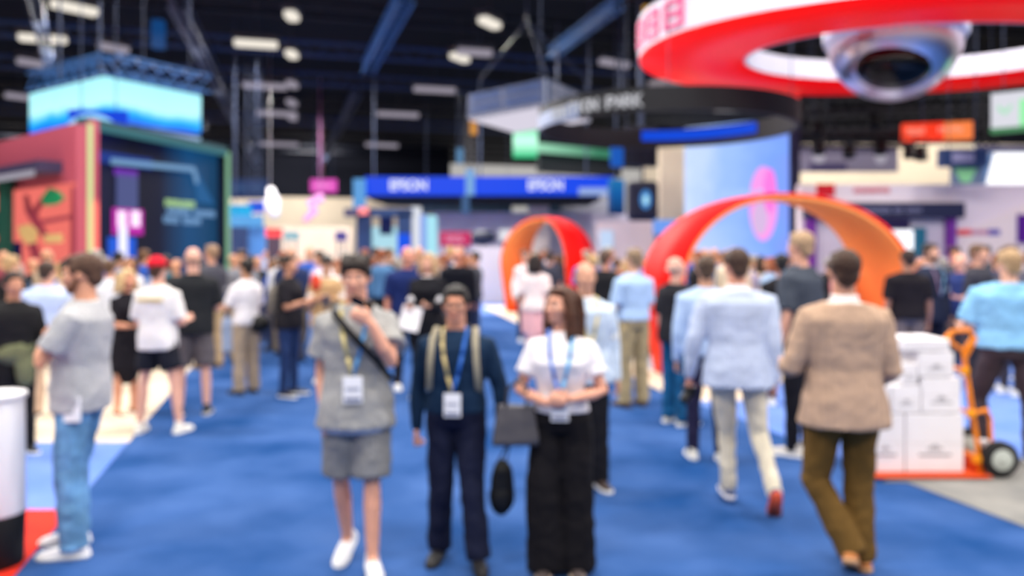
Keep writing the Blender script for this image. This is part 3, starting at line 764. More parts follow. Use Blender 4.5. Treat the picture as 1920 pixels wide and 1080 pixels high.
# ---- black ring sign
rg = empty('ring_sign', (0, 0, 0)); tag(rg, 'large black hanging ring sign with white letters and a blue glow inside', 'sign')
KS = .62; cx_, cy_, rr_, z0 = (1250-CX)/F*35*KS, 35.2*KS, 5.6*KS, CAM+5.18*KS
def ringwall(r0_, r1_, za, zb_, a0, a1, n=64):
    g = Geo(); prev = []
    rings = []
    for i in range(n+1):
        a = a0+(a1-a0)*i/n; c, s = math.cos(a), math.sin(a)
        rings.append([V((cx_+c*r*KS, cy_+s*r*KS, z0+(z-z0)*KS)) for r, z in ((r0_, za), (r1_, za), (r1_, zb_), (r0_, zb_))])
    return g.rings(rings)
obj('ring_band', ringwall(5.42, 5.6, z0, z0+.92, 0, 2*math.pi), mat('ring_black', (8,9,18), rough=.6), rg)
obj('blue_glow', ringwall(5.37, 5.419, z0+.34, z0+.84, R(28), R(92)), E('ringblue', (0,70,215), .9), rg)
obj('pale_end', ringwall(5.601, 5.62, z0, z0+.6, R(183), R(222)), mat('ring_pale', (120,135,170), rough=.4), rg)
def ringtext(txt, a_mid, da, hgt, m, part, r=5.65*.62):
    for i, ch in enumerate(txt):
        if ch == ' ': continue
        a = a_mid+(i-(len(txt)-1)/2)*da
        e = empty('tmp'); bpy.data.objects.remove(e)
        o = lettering(part, ch, hgt*.80 if ch != 'I' else hgt*.2, hgt, m, rg, (cx_+math.cos(a)*r, cy_+math.sin(a)*r, z0+.26), .02); o.rotation_euler.z = a+math.pi/2
ringtext('TION PARK', R(234), R(3.7), .30, E('letterw', (205,205,212), .75), 'letter')
for i in range(3):
    a = R(207+i*3.7); g = Geo(); 
    for st in (-.11, .11): g.box((cx_+math.cos(a+st/5)*3.5, cy_+math.sin(a+st/5)*3.5, z0+.21), (.045, .03, .28), rot=M.Rotation(a+math.pi/2, 3, 'Z'))
    g.box((cx_+math.cos(a)*3.5, cy_+math.sin(a)*3.5, z0+.33), (.15, .03, .05), rot=M.Rotation(a+math.pi/2, 3, 'Z')); obj('letter', g, MATS['e_letterw'], rg)
g = Geo()
for i in range(4):
    a = R((0, 100, 180, 260)[i]); g.cyl((cx_+math.cos(a)*3.42, cy_+math.sin(a)*3.42, z0+.5), (cx_+math.cos(a)*3.42, cy_+math.sin(a)*3.42, 12.1), .012, 8)
obj('hanger', g, steel, rg)
# speaker cluster below it
sp = empty('speaker_cluster', at(1200, 240, 26.5)); sp.location.z = 0; tag(sp, 'black loudspeaker cluster with a blue lit flank below the black ring sign', 'speaker')
for i, (px, w_) in enumerate(((1182, .62), (1205, .62), (1226, .3))):
    g = Geo(); t_, b_ = zz(238, 26.5), zz(312, 26.5); g.box(((px-1200)/F*26.5, .1*i, (t_+b_)/2), (w_*.83, .5, t_-b_)); obj('speaker', g, mat('spk', (12,14,34), rough=.5), sp, bevel=.05)
g = Geo(); g.box(((1157-1200)/F*26.5, 0, zz(292, 26.5)), (.42, .3, .7)); obj('blue_panel', g, E('bluep', (20,95,200), .7), sp)
g = Geo(); g.cyl((0, .1, zz(240, 26.5)), (0, .2, 12.1), .05, 8); obj('hanger', g, steel, sp)

carry(Panel('hanging_sign', 'pale beige and grey hanging sign left of the red ring, above the ring letters', 'sign', 1216, 33, 1280, 32, 152, 190, .4, mat('hs_pale', (150,142,146), rough=.6)))
carry(Panel('red_banner', 'narrow red vertical banner between the pale hanging sign and the red ring', 'banner', 1286, 31, 1300, 31, 148, 192, .2, mat('nrb', (150,14,34))))
carry(Panel('blue_fixture', 'small blue lit fixture high in the ceiling above the cyan cube sign', 'light', 283, 30, 302, 30, 36, 88, .4, E('bfx', (16,70,130), .7)))
carry(Panel('light_blue_sign', 'small light blue sign left of the grey truss over the blue banner', 'sign', 856, 40, 868, 40, 278, 306, .2, E('lbs', (90,140,185), .7)))
# ---- green lit sign
gs = carry(Panel('green_sign', 'bright green glowing sign block under the navy box sign', 'sign', 962, 40, 1008, 40, 236, 292, .9, gradmat('greensign', [(0,(40,180,120)),(.5,(190,255,225)),(1,(60,190,130))], 'Z', 0, 1.5, 1.1)))
gs2 = carry(Panel('green_strip', 'long pale green light strip beneath the black ring sign', 'light strip', 1012, 41, 1152, 44, 268, 284, .3, gradmat('greenstrip', [(0,(160,225,190)),(1,(60,130,100))], 'X', 0, 4, .8)))
gs3 = carry(Panel('grey_fascia', 'dim grey fascia below the green light strip', 'fascia', 1012, 42, 1165, 45, 288, 322, .3, mat('fascia_grey', (58,60,66))))

# ---- blue EPSON banner
eb = Panel('banner_sign', 'long royal blue banner sign reading EPSON twice across the back', 'sign', 684, 38, 1150, 38, 331, 366, .3, E('epson_blue', (0,62,215), 1.05))
eb.text('lettering', 'EPSON', 731, 337, 801, 357, E('ew', (225,228,240), 1.0), offset=.025); eb.text('lettering', 'EPSON', 990, 337, 1056, 357, E('ew', (225,228,240), 1.0), offset=.025)
g = Geo(); g.box((eb.L/2-.2, 3.2, .05), (eb.L-.8, 5.8, .5)); obj('soffit', g, mat('soffit', (6,8,18)), eb.root)
eb.deco('end_cap', 664, 336, 686, 392, E('ecap', (90,160,225), .8), t=.25)
eb.deco('center_cap', 873, 318, 890, 366, E('ccap', (120,170,225), .8), t=.12); eb.deco('drop_light', 866, 366, 880, 400, E('dl', (60,100,150), .7), t=.12)
eb.deco('end_stripe', 1085, 352, 1150, 366, E('estr', (150,175,230), .8), t=.05)
for px in (700, 900, 1100):
    g = Geo(); u, _ = eb.uv(px, 330); g.cyl((u, .2, zz(333, 38)-eb.zb), (u, .2, 12.1-eb.zb), .04, 8); obj('hanger', g, steel, eb.root)
# teal curved banner and dark screen kiosk to its right
tb = Panel('teal_banner', 'teal vertical banner beside the dark rounded screen', 'banner', 1146, 33, 1172, 33.4, 335, 402, .25, gradmat('tealb', [(0,(8,40,90)),(.6,(10,95,170)),(1,(30,120,180))], 'Z', 0, 1.5, .8), bevel=.05)
dk = Panel('round_cornered_screen', 'dark hanging screen with rounded corners showing a small blue light', 'screen', 1178, 30, 1236, 30, 338, 414, .5, mat('kiosk', (26,28,52), rough=.4), bevel=.18)
dk.deco('picture', 1200, 356, 1221, 392, E('kpic', (70,140,215), .8), t=.03, shape='oval')
dk.deco('picture_core', 1206, 366, 1215, 384, E('kpic2', (170,220,230), 1), t=.03, out=.03, shape='oval')
for q in (tb, dk):
    g = Geo(); g.cyl((q.L/2, q.depth/2, q.zt-q.zb), (q.L/2, q.depth/2, 12.1-q.zb), .04, 8); obj('hanger', g, steel, q.root)

# ---- the mid background booths
def bgpanel(name, lab, cat, x0, y0, x1, y1, Y, m, depth=.3, ground=False, **k_):
    p = Panel(name, lab, cat, x0, Y, x1, Y, y0, y1, depth, m, ground=ground, **k_)
    return p if ground else carry(p)

cw = mat('counter_white', (216,212,222), rough=.6)
bgpanel('booth_wall', 'wide pale lilac booth wall behind the small arch', 'booth wall', 812, 398, 1225, 600, 42, mat('lilac', (205,198,216), rough=.7, mottle=.08, mscale=.8), ground=True)
b1 = bgpanel('booth_wall', 'pale pink booth wall between the small arch and the dark round screen', 'booth wall', 1120, 415, 1232, 600, 36, mat('palepink', (226,206,212), rough=.7), ground=True)
b1.deco('light_window', 1092+32, 432, 1150, 466, E('lwin', (190,210,240), .9)); 
bgpanel('banner', 'cream banner rising beside the top of the small arch', 'banner', 990, 386, 1030, 470, 41, mat('creamb', (222,205,196)), ground=True)
bgpanel('header_board', 'grey header board right of the cream banner', 'board', 1032, 372, 1160, 402, 45.6, mat('hgrey', (176,178,196)))
bgpanel('header_board', 'small dark teal board beside the cream banner', 'board', 1028, 370, 1052, 400, 45.2, mat('hteal', (50,72,96)))
p = bgpanel('pink_sign', 'magenta counter sign with pale writing left of the small arch', 'sign', 825, 434, 880, 461, 30, E('mag', (205,40,100), .8), depth=1.2)
p.glyphs('lettering', 835, 442, 870, 453, E('magw', (240,180,210), .9), (5,), seed=21)
sg = Geo(); c = at(905, 445, 32); sg.ell(c, (.55, .4, .32)); sg.cyl(c, (c.x, c.y, .012), .06, 10); tag(obj('projector_stand', sg, mat('projd', (40,46,66), rough=.4), sm=True), 'dark rounded projector on a stand beside the magenta sign', 'projector')
bgpanel('display_board', 'small white display board between the dark projector and the arch', 'board', 936, 430, 962, 452, 32, E('wsm', (232,232,240), .8))
bgpanel('reception_wall', 'light grey upright wall unit left of the small arch', 'booth wall', 886, 462, 952, 568, 27.5, mat('lgrey', (208,206,214), rough=.6), depth=1.0, ground=True)
fb = empty('frame_booth', at(650, 392, 33)); fb.location = (0, 0, 0); tag(fb, 'dark navy framed booth with bright panels below the blue banner', 'booth')
nv = mat('frame_navy', (16,44,84), rough=.5)
def fbx(name, x0, y0, x1, y1, Y, d, m, bottom=None):
    a, b = at(x0, y0, Y), at(x1, y1, Y); z1 = .012 if bottom else b.z
    g = Geo(); g.box(((a.x+b.x)/2, Y+d/2, (a.z+z1)/2), (b.x-a.x, d, a.z-z1)); return obj(name, g, m, fb)
fbx('post', 668, 392, 694, 470, 33, .5, nv, 1); fbx('beam', 645, 391, 772, 406, 33, .5, nv); fbx('post', 745, 400, 770, 470, 33, .5, nv, 1); fbx('canopy_tip', 645, 392, 672, 404, 32.6, .4, mat('tipd', (50,50,80)))
fbx('lit_panel', 697, 425, 745, 480, 33.6, .2, E('litp', (170,215,230), .9), 1); fbx('picture', 712, 405, 735, 440, 33.4, .2, E('pic1', (20,30,80), .8)); fbx('blue_panel', 745, 438, 768, 470, 32.8, .2, E('bp', (0,80,230), .9), 1)
fbx('white_pillar', 770, 388, 788, 480, 33.5, .4, E('wp', (225,228,238), .85), 1); fbx('striped_pillar', 788, 402, 800, 480, 33.2, .4, E('sp1', (130,160,230), .9), 1); fbx('cyan_pillar', 799, 404, 818, 480, 33.2, .4, E('sp2', (165,225,240), .9), 1)
fbx('red_logo', 672, 388, 690, 402, 32.5, .1, mat('rlogo', (200,110,110)))
bgpanel('header_board', 'dim teal header board running behind the blue banner post', 'board', 790, 385, 960, 400, 44.7, mat('tealh', (50,70,90)))
# left of centre
p = bgpanel('navy_sign', 'navy hanging sign with faint writing next to the black booth edge', 'sign', 430, 335, 497, 372, 36, E('nsg', (8,52,110), .6)); p.glyphs('lettering', 436, 349, 492, 356, E('nsw', (70,110,160), .7), (6,5), seed=31)
bgpanel('screen', 'bright cyan screen under the navy hanging sign', 'screen', 428, 384, 468, 404, 35, E('cys', (20,170,230), .9)); bgpanel('screen', 'bright blue screen beside the cyan screen', 'screen', 466, 378, 492, 398, 35.5, E('bls', (10,80,225), .9))
bgpanel('booth_fascia', 'steel blue fascia over heads right of the black booth edge', 'fascia', 428, 404, 490, 425, 34, mat('sbf', (52,112,160)))
bgpanel('booth_wall', 'dark navy booth wall right of the black booth edge', 'booth wall', 432, 425, 462, 480, 33, mat('dnw', (20,44,84)), ground=True)
bgpanel('booth_wall', 'low blue booth wall seen behind the crowd by the dark booth wall', 'booth wall', 462, 425, 496, 480, 36, mat('dbw', (56,104,160)), ground=True)
g = Geo(); c = at(508, 375, 40); g.tube([at(508, 358, 40), c, at(514, 398, 40)], [.22, .45, .30]); g.cyl(at(506, 346, 40), (at(506, 346, 40).x, 40, 12.1), .012, 6); tag(obj('hanging_balloon', g, mat('wb', (232,232,240), rough=.4), sm=True), 'white hanging balloon shape beside the navy hanging sign', 'balloon')
p = bgpanel('pink_sign', 'small pink hanging sign in front of the cream back wall', 'sign', 582, 336, 630, 360, 50, E('pks', (225,80,190), .9)); p.glyphs('lettering', 590, 344, 622, 352, E('pkw', (250,170,225), .9), (6,), seed=41)
g = Geo()
pts = [at(600, 372, 48), at(582, 382, 48), at(590, 395, 48), at(573, 412, 48)]
g.tube(pts, [.28, .3, .26, .16], flat=.3); g.cyl(pts[0], (pts[0].x, 48, 12.1), .03, 6); tag(obj('hanging_ribbon', g, mat('ribbon', (222,150,215), rough=.5), sm=True), 'pink twisted ribbon shape hanging before the cream back wall', 'decoration')
p = bgpanel('counter_sign', 'small red sign over a dark stand beyond the crowd', 'sign', 498, 428, 526, 444, 32, mat('rsg', (214,56,60))); g = Geo(); g.box((p.L/2, .15, -.55), (p.L*.85, .3, 1.1)); obj('stand', g, mat('sdark', (60,50,66)), p.root); g = Geo(); g.cyl((p.L/2, .15, -1.0), (p.L/2, .15, .012-p.zb), .08, 10); obj('post', g, mat('sdark', (60,50,66)), p.root)
bgpanel('display_board', 'light blue board beyond the crowd right of the small red sign', 'board', 532, 434, 558, 450, 34, E('lbb', (165,210,225), .7))
bgpanel('display_board', 'small purple and blue board beyond the crowd beneath the cream wall', 'board', 628, 434, 648, 452, 34, E('pbb', (90,80,170), .7))
bgpanel('booth_wall', 'low cream partition beyond the crowd beneath the back wall', 'booth wall', 520, 425, 660, 500, 45, mat('crp', (214,196,176)), ground=True)

# ---- light blue LED wall on the right
lw = Panel('led_wall', 'tall light blue LED wall with a pink petal picture behind the big arch', 'screen', 1283, 27.6, 1489, 25.2, 240, 800, .3, gradmat('ledwall', [(0,(196,214,252)),(.4,(150,184,250)),(.8,(118,158,248)),(1,(128,150,240))], 'X', 0, 3.9, 1.0, .5), ground=True)
lw.deco('petal_picture', 1405, 312, 1458, 452, E('petal', (240,150,225), 1.0), shape='oval', t=.02); lw.deco('petal_shade', 1432, 316, 1456, 400, E('petal2', (245,120,215), 1.0), shape='oval', t=.02, out=.022)
lw.deco('petal_light', 1412, 380, 1440, 440, E('petal3', (205,175,215), 1.0), shape='oval', t=.02, out=.022)
lw.glyphs('lettering', 1318, 358, 1436, 382, E('lwt', (170,195,240), 1.0), (1, 5), seed=51, out=.045)
lw.deco('side_post', 1486, 205, 1500, 700, mat('postnavy', (22,26,60)), t=.3)
Panel('wall_panel', 'cream panel standing left of the light blue LED wall', 'booth wall', 1238, 33, 1284, 33, 280, 600, .3, mat('creamp', (230,212,184)), ground=True)
carry(Panel('monitor', 'small blue monitor beneath the cream panel left of the big arch', 'monitor', 1226, 29, 1272, 29, 412, 440, .2, E('mon', (110,155,235), .9)))
Panel('booth_wall', 'navy booth wall under the small blue monitor', 'booth wall', 1230, 29.5, 1280, 29.5, 434, 600, .3, mat('navyw', (60,76,120)), ground=True)

# ---- big mauve booth on the right
mb = Panel('exhibit_wall', 'wide mauve white booth wall with red logo and dark sign board', 'booth wall', 1500, 22, 2300, 22, 346, 700, .3, gradmat('mauvew', [(0,(236,228,236)),(.35,(230,220,232)),(1,(226,212,224))], 'X', 0, 9, 0), ground=True)
mb.deco('red_logo', 1531, 345, 1564, 368, pm('rl', (215,16,40)), t=.05); mb.glyphs('lettering', 1600, 352, 1668, 362, pm('rt', (214,90,110)), (9,), seed=61, t=.03)
mb.deco('sign_board', 1505, 381, 1796, 409, pm('sbn', (30,36,72)), t=.35); mb.glyphs('sign_lettering', 1566, 391, 1716, 401, pm('sbw', (140,146,184)), (4, 11, 3, 5), seed=62, t=.02, out=.35)
mb.deco('recess', 1520, 409, 1780, 640, pm('rec', (200,192,212)), t=.02)
mb.deco('purple_post', 1508, 409, 1526, 640, pm('pp', (112,40,150)), t=.2); mb.deco('purple_post', 1770, 409, 1786, 520, pm('pp', (112,40,150)), t=.2)
mb.deco('header_screen', 1612, 412, 1702, 430, E('hds', (44,36,80), .6), t=.12); mb.deco('white_screen', 1608, 432, 1712, 505, E('whs', (250,250,255), 1.3), t=.12)
mb.deco('teal_banner', 1708, 427, 1728, 482, pm('tlb', (24,106,136)), t=.25)
mb.deco('red_bar', 1795, 430, 1820, 441, pm('rb1', (222,60,76)), t=.03); mb.deco('pink_bar', 1820, 431, 1852, 440, pm('rb2', (190,130,165)), t=.03); mb.deco('blue_bar', 1852, 430, 1874, 441, pm('rb3', (80,70,170)), t=.03)
mb.deco('purple_screen', 1906, 402, 1990, 455, E('pus', (84,28,140), .7), t=.1)
g = Geo(); q = [mb.uv(*p_) for p_ in ((1800, 440), (2000, 345), (2200, 345), (2200, 520), (1800, 520))]; g.rings([[V((u, y, z)) for u, z in q] for y in (-.02, -.001)]); obj('light_panel', g, pm('lpn', (228,216,220)), mb.root)
# hanging things above it
p = carry(Panel('hanging_banner', 'grey lilac banner with two white discs high on the right', 'banner', 1500, 34, 1684, 34, 275, 322, .2, pm('gl', (168,160,182))))
p.deco('disc', 1524, 282, 1546, 308, pm('wd', (232,230,240)), shape='oval'); p.deco('disc', 1640, 282, 1662, 308, pm('wd', (232,230,240)), shape='oval'); p.deco('dark_strip', 1518, 306, 1586, 320, pm('ds', (96,88,130)), t=.08)
p = Panel('orange_sign', 'red orange hanging sign with white writing, right under the mirrored dome', 'sign', 1692, 26.3, 1770, 25.9, 232, 264, .3, gradmat('orsg', [(0,(245,70,40)),(1,(238,48,22))], 'X', 0, 1.3, .95)); p.glyphs('lettering', 1700, 240, 1734, 252, E('orw', (255,170,150), 1), (5,), seed=71)
g = Geo(); g.box((p.L+.42, .25, (p.zt-p.zb)/2), (.84, .3, p.zt-p.zb)); obj('orange_face', g, E('orf', (250,130,70), .9), p.root); p.glyphs('lettering', 1758, 238, 1806, 248, E('orw', (255,170,150), 1), (5,), seed=72, out=.0)
g = Geo(); g.cyl((p.L/2, .15, p.zt-p.zb), (p.L/2, .15, 12.1-p.zb), .03, 8); obj('hanger', g, steel, p.root)
p = carry(Panel('check_mark_sign', 'white hanging sign with green edge in the upper right corner', 'sign', 1858, 20, 2000, 19, 176, 240, .25, E('cks', (222,222,232), .85))); p.deco('green_edge', 1912, 182, 2000, 238, E('gre', (150,240,170), .9)); p.poly('green_mark', [(1872, 196), (1884, 208), (1896, 194), (1898, 202), (1885, 216), (1870, 206)], E('grm', (170,225,190), .9)); p.deco('lower_edge', 1860, 238, 2000, 246, E('gle', (90,160,110), .6), t=.3)
p = carry(Panel('navy_sign', 'navy and lilac hanging sign left of the large white screen', 'sign', 1768, 21, 1852, 21, 278, 312, .3, pm('nvl', (34,58,104)))); p.deco('lilac_face', 1785, 286, 1826, 304, pm('lf', (150,150,186)))
p = Panel('triangle_banner', 'green triangle banner below the navy and lilac sign', 'banner', 1785, 21.2, 1842, 21.2, 313, 346, .1, pm('trb', (112,132,160))); p.poly('green_triangle', [(1788, 315), (1832, 315), (1818, 342), (1802, 342)], pm('grt', (150,226,160)))
p = Panel('white_screen', 'large bright white screen at the right edge above the mauve wall', 'screen', 1828, 22.05, 2050, 22.05, 276, 346, .2, E('bws', (252,252,255), 1.25)); p.deco('top_edge', 1828, 274, 2050, 286, pm('tedge', (84,88,124)), t=.1); p.poly('blue_stripe', [(1828, 287), (1862, 287), (1846, 346), (1828, 346)], pm('bst', (112,150,196)), t=.05)
for q_ in list(bpy.data.objects):
    if q_.name.startswith(('triangle_banner', 'orange_sign')): pass
# black lighting grid
for i, (x0, y0, x1, y1, Y) in enumerate(((1495, 200, 1870, 188, 27), (1495, 232, 1860, 226, 29), (1495, 262, 1700, 262, 27), (1840, 188, 1850, 280, 26.5), (1520, 190, 1560, 262, 28))):
    truss('lighting_truss', at(x0, y0, Y), at(x1, y1, Y), .45, mat('grid_black', (26,26,32), rough=.5), 'black lighting truss above the mauve booth, ' + ['its upper front run', 'its middle run', 'its lower run over the grey banner', 'its upright by the white sign', 'its slanting run by the LED wall'][i], 'truss', 'black lighting trusses')
def spot(px, py, Y, i):
    c = at(px, py+5, Y); r = empty('stage_light', c); tag(r, 'black stage light on the grid, ' + ['above the first white disc','between the white discs','above the second white disc','below the orange sign on its near side','below the orange sign on its far side','under the mirrored dome','near the LED wall post','over the orange sign'][i], 'stage light', 'stage lights on the black grid')
    g = Geo(); g.cyl((0, 0, 0), (-.05, -.12, -.38), .17, 16, .21); obj('barrel', g, mat('sl', (14,14,18), rough=.4), r); g = Geo(); g.bar((-.2, 0, -.1), (-.2, 0, .3), .03); g.bar((.2, 0, -.1), (.2, 0, .3), .03); g.bar((-.2, 0, .3), (.2, 0, .3), .03); obj('yoke', g, mat('sl', (14,14,18)), r)
for o_ in [o for o in bpy.data.objects if o.name.startswith('lighting_truss')]:
    bb = [V(c_) for c_ in o_.bound_box]; x0_, x1_ = min(b.x for b in bb), max(b.x for b in bb); y_ = sum(b.y for b in bb)/8; z_ = max(b.z for b in bb)-.1; g = Geo()
    for f_ in (.15, .85): g.cyl((x0_+(x1_-x0_)*f_, y_, z_), (x0_+(x1_-x0_)*f_, y_, 12.1), .012, 6)
    obj('hanger', g, steel, o_)
for i, q in enumerate(((1535, 262, 27), (1592, 268, 27), (1650, 262, 27), (1705, 268, 26), (1727, 272, 26), (1640, 212, 27), (1530, 225, 27), (1780, 215, 27))): spot(*q, i)
g = Geo(); g.box(at(1680, 218, 33), (8.6, .3, 2.0)); tag(obj('black_drape', g, mat('drape', (8,8,12), rough=.95)), 'black drape hanging behind the lighting grid on the right', 'drape')

# ---- red ring with the mirrored dome
rr = empty('red_ring', (0, 0, 0)); tag(rr, 'huge red and white hanging ring with pink lettering in the upper right', 'hanging sign')
cx_, cy_, z0 = 10.3, 20.4, CAM+4.95
def ering(ai, bi, ao, bo_, za, zb_, a0=0, a1=2*math.pi, n=120):
    g = Geo(); return g.rings([[V((cx_+math.cos(a)*x, cy_+math.sin(a)*y, z)) for x, y, z in ((ai, bi, za), (ao, bo_, za), (ao, bo_, zb_), (ai, bi, zb_))] for a in (a0+(a1-a0)*i/n for i in range(n+1))], cap=a1-a0 < 6.2)
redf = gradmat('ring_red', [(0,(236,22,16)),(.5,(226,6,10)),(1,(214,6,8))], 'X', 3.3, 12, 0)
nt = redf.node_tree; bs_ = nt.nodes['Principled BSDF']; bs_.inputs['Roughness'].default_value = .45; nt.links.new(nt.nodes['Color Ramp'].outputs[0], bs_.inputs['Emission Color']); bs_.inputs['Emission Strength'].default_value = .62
obj('underside', ering(4.3, 3.0, 7.0, 5.25, z0, z0+.05), redf, rr, True)
fabw = mat('ring_white', (222,220,236), rough=.6)
obj('outer_wall', ering(6.95, 5.2, 7.02, 5.27, z0+.05, z0+1.0), fabw, rr); obj('inner_wall', ering(4.23, 2.93, 4.3, 3.0, z0+.0, z0+.55), fabw, rr)
g = Geo()
for i in range(6):
    a = R(30+60*i); g.cyl((cx_+math.cos(a)*5.6, cy_+math.sin(a)*4.2, z0+.05), (cx_+math.cos(a)*5.6, cy_+math.sin(a)*4.2, 12.1), .04, 8)
obj('hanger', g, steel, rr)
pkm = mat('pink_letter', (224,80,140), rough=.5)
for i, a0 in enumerate((178, 188, 198)):
    for st in range(3):
        a = R(a0+st*3.0); g = Geo(); zc = z0+.5
        rot = M.Rotation(math.atan2(5.27*math.cos(a), -7.02*math.sin(a)), 3, 'Z')
        if st == 1:
            for dz in (-.28, 0, .28): g.box((cx_+math.cos(a)*7.05, cy_+math.sin(a)*5.3, zc+dz*(1 if i != 1 else 1)), (.42, .05, .12), rot=rot)
        else: g.box((cx_+math.cos(a)*7.05, cy_+math.sin(a)*5.3, zc), (.12, .05, .66), rot=rot)
        obj('lettering', g, pkm, rr)
dm = empty('mirrored_dome', (0, 0, 0)); tag(dm, 'mirrored hanging dome with a crystal rim inside the red ring', 'hanging dome')
c = at(1676, 74, 19); 
g = Geo(); n = 40; prof = [(math.cos(t)*1.48, -math.sin(t)*1.45) for t in (i*math.pi/2/14 for i in range(15))]
g.rings([[V((c.x+math.cos(k_*2*math.pi/n)*max(r_, .01), c.y+math.sin(k_*2*math.pi/n)*max(r_, .01), c.z+z_)) for k_ in range(n)] for r_, z_ in [(1.42, .12), (1.5, .1)]+prof])
obj('dome', g, mat('chrome', (228,224,238), rough=.28, metal=1, bump=.3, bscale=5), dm, True)
g = Geo(); n = 40; cc = c+V((-.28, -.62, -.72)); g.ell(cc, (.88, .74, .60), nu=32, nv=20)
obj('black_lens', g, mat('black_gloss', (3,3,6), rough=.15, spec=.3), dm, True)
g = Geo()
for i in range(44):
    a = i*2*math.pi/44; g.ell((c.x+math.cos(a)*1.5, c.y+math.sin(a)*1.5, c.z+.16), (.09, .09, .26), nu=8, nv=6)
obj('crystal_rim', g, mat('crystal', (240,240,255), rough=.1, metal=.3), dm, True)
g = Geo(); g.cyl(c+V((0,0,.1)), (c.x, c.y, 12.1), .08, 10); g.cyl(c+V((0,0,.08)), c+V((0,0,.16)), 1.4, 32); obj('hanger', g, mat('hsteel', (60,60,70), metal=.8, rough=.3), dm)
p = carry(Panel('red_banner', 'red banner with a white corner hanging just below the red ring', 'banner', 1395, 27, 1500, 27, 152, 184, .2, pm('rbn', (226,8,14)))); p.poly('white_corner', [(1328-0, 158), (1368, 158), (1362, 170), (1330, 180)], pm('wcn', (226,222,232)))
p = carry(Panel('yellow_light', 'small yellow light high up beside the tip of the red ring', 'light', 1206, 30, 1250, 30, 10, 24, .2, E('yl', (175,130,50), .9)))

# ---- the two arches
def arch(name, label, x, Y, W, H, yaw, depth, tl, twist=0):
    r = empty(name, ((x-CX)/F*Y, Y, 0.012), R(yaw)); tag(r, label, 'arch')
    def sect(t):       # t 0..1 from the left foot over the top to the right foot
        a = math.pi*(1-t); c, s = math.cos(a), math.sin(a)
        a2 = -.32+(math.pi+.64)*(1-t)
        zc = H*.52; px = W/2*math.cos(a2); pz = zc+(H-zc)*math.sin(a2) if math.sin(a2) > 0 else zc+zc*math.sin(a2)/math.sin(.32)
        nx, nz = math.cos(a2)*(H-zc), (W/2)*math.sin(a2) if math.sin(a2) > 0 else 0
        n = V((nx, 0, nz)).normalized(); d = depth*(.32+.68*abs(math.cos(a2))**.8) if math.sin(a2) > 0 else depth*(1-.35*(zc-pz)/zc)
        th = tl
        P = V((px, 0, pz)); return P, n, d, th
    N = 56; outer = []; inner = []
    for i in range(N+1):
        P, n, d, th = sect(i/N); y0, y1 = -d/2, d/2
        outer.append([P+n*th+V((0, y0, 0)), P+n*th+V((0, y1, 0)), P+n*th*.02+V((0, y1, 0)), P+n*th*.02+V((0, y0, 0))])
        inner.append([P+V((0, y0, 0)), P+V((0, y1, 0)), P-n*th+V((0, y1-.03, 0)), P-n*th+V((0, y0+.03, 0))])
    for l_ in (outer, inner):
        for rg_ in l_:
            for q in rg_: q.z = max(q.z, .0)
    g = Geo().rings(outer); obj('outer_skin', g, gradmat(name+'_red', [(0,(252,66,22)),(.35,(250,30,14)),(.7,(232,8,8)),(1,(222,4,6))], 'Z', 0, H, 0), r, True)
    g = Geo().rings(inner); obj('inner_skin', g, gradmat(name+'_orange', [(0,(248,84,30)),(.4,(252,118,58)),(1,(250,160,90))], 'Z', 0, H, 0), r, True)
    return r
arch('big_arch', 'big red and orange ribbon arch on the right of the aisle', 1455, 12.1, 3.66, 2.63, 13, 1.35, .05)
arch('small_arch', 'smaller orange and red ribbon arch beyond the women in the aisle', 1025, 22.8, 2.6, 2.72, -48, 1.15, .05)
# ================================================================ objects near the camera
# white round counter at the left edge
p0 = flo(-12, 1062); t = empty('round_counter', (p0.x, p0.y, .012)); tag(t, 'white round counter with a black base at the left edge on the red mat', 'counter')
g = Geo(); g.cyl((0,0,0), (0,0,.30), .155, 32, .165); obj('base', g, black, t, True, .01)
g = Geo(); g.cyl((0,0,.30), (0,0,.97), .165, 36, .158); obj('body', g, mat('cnt', (236,234,240), rough=.35), t, True, .01)
g = Geo(); g.cyl((0,0,.97), (0,0,1.0), .172, 36); obj('top', g, white, t, True, .005)

# ---- boxes on the orange hand truck
BY = 6.5
def bx_(x0, y0, x1, y1, Yf, d, lab, i, logo=True, m=None):
    a, b = at(x0, y0, Yf), at(x1, y1, Yf); w_, h_ = b.x-a.x, a.z-b.z
    r = empty('white_box', ((a.x+b.x)/2, Yf+d/2, b.z)); tag(r, lab, 'box', 'boxes on the hand truck')
    g = Geo(); g.box((0, 0, h_/2), (w_-.006, d, h_-.004)); obj('carton', g, mat('carton', (240,236,240), rough=.6, mottle=.02), r, bevel=.008)
    g = Geo(); g.box((0, -d/2-.001, h_*.5), (w_-.02, .002, .004)); g.box((0, 0, h_-.001), (.05, d*.96, .003)); obj('tape', g, mat('tape', (216,208,208), rough=.4), r)
    if logo:
        g = Geo(); s = w_*.11
        for k_ in range(5): g.box(((k_-2)*s*.5, -d/2-.002, h_*.40+(.5-abs(k_-2)*.2)*s*.5), (s*.3, .002, s*(1-.3*abs(k_-2))))
        g.box((0, -d/2-.002, h_*.30), (w_*.55, .002, h_*.035)); obj('logo', g, mat('logo_grey', (150,146,152)), r)
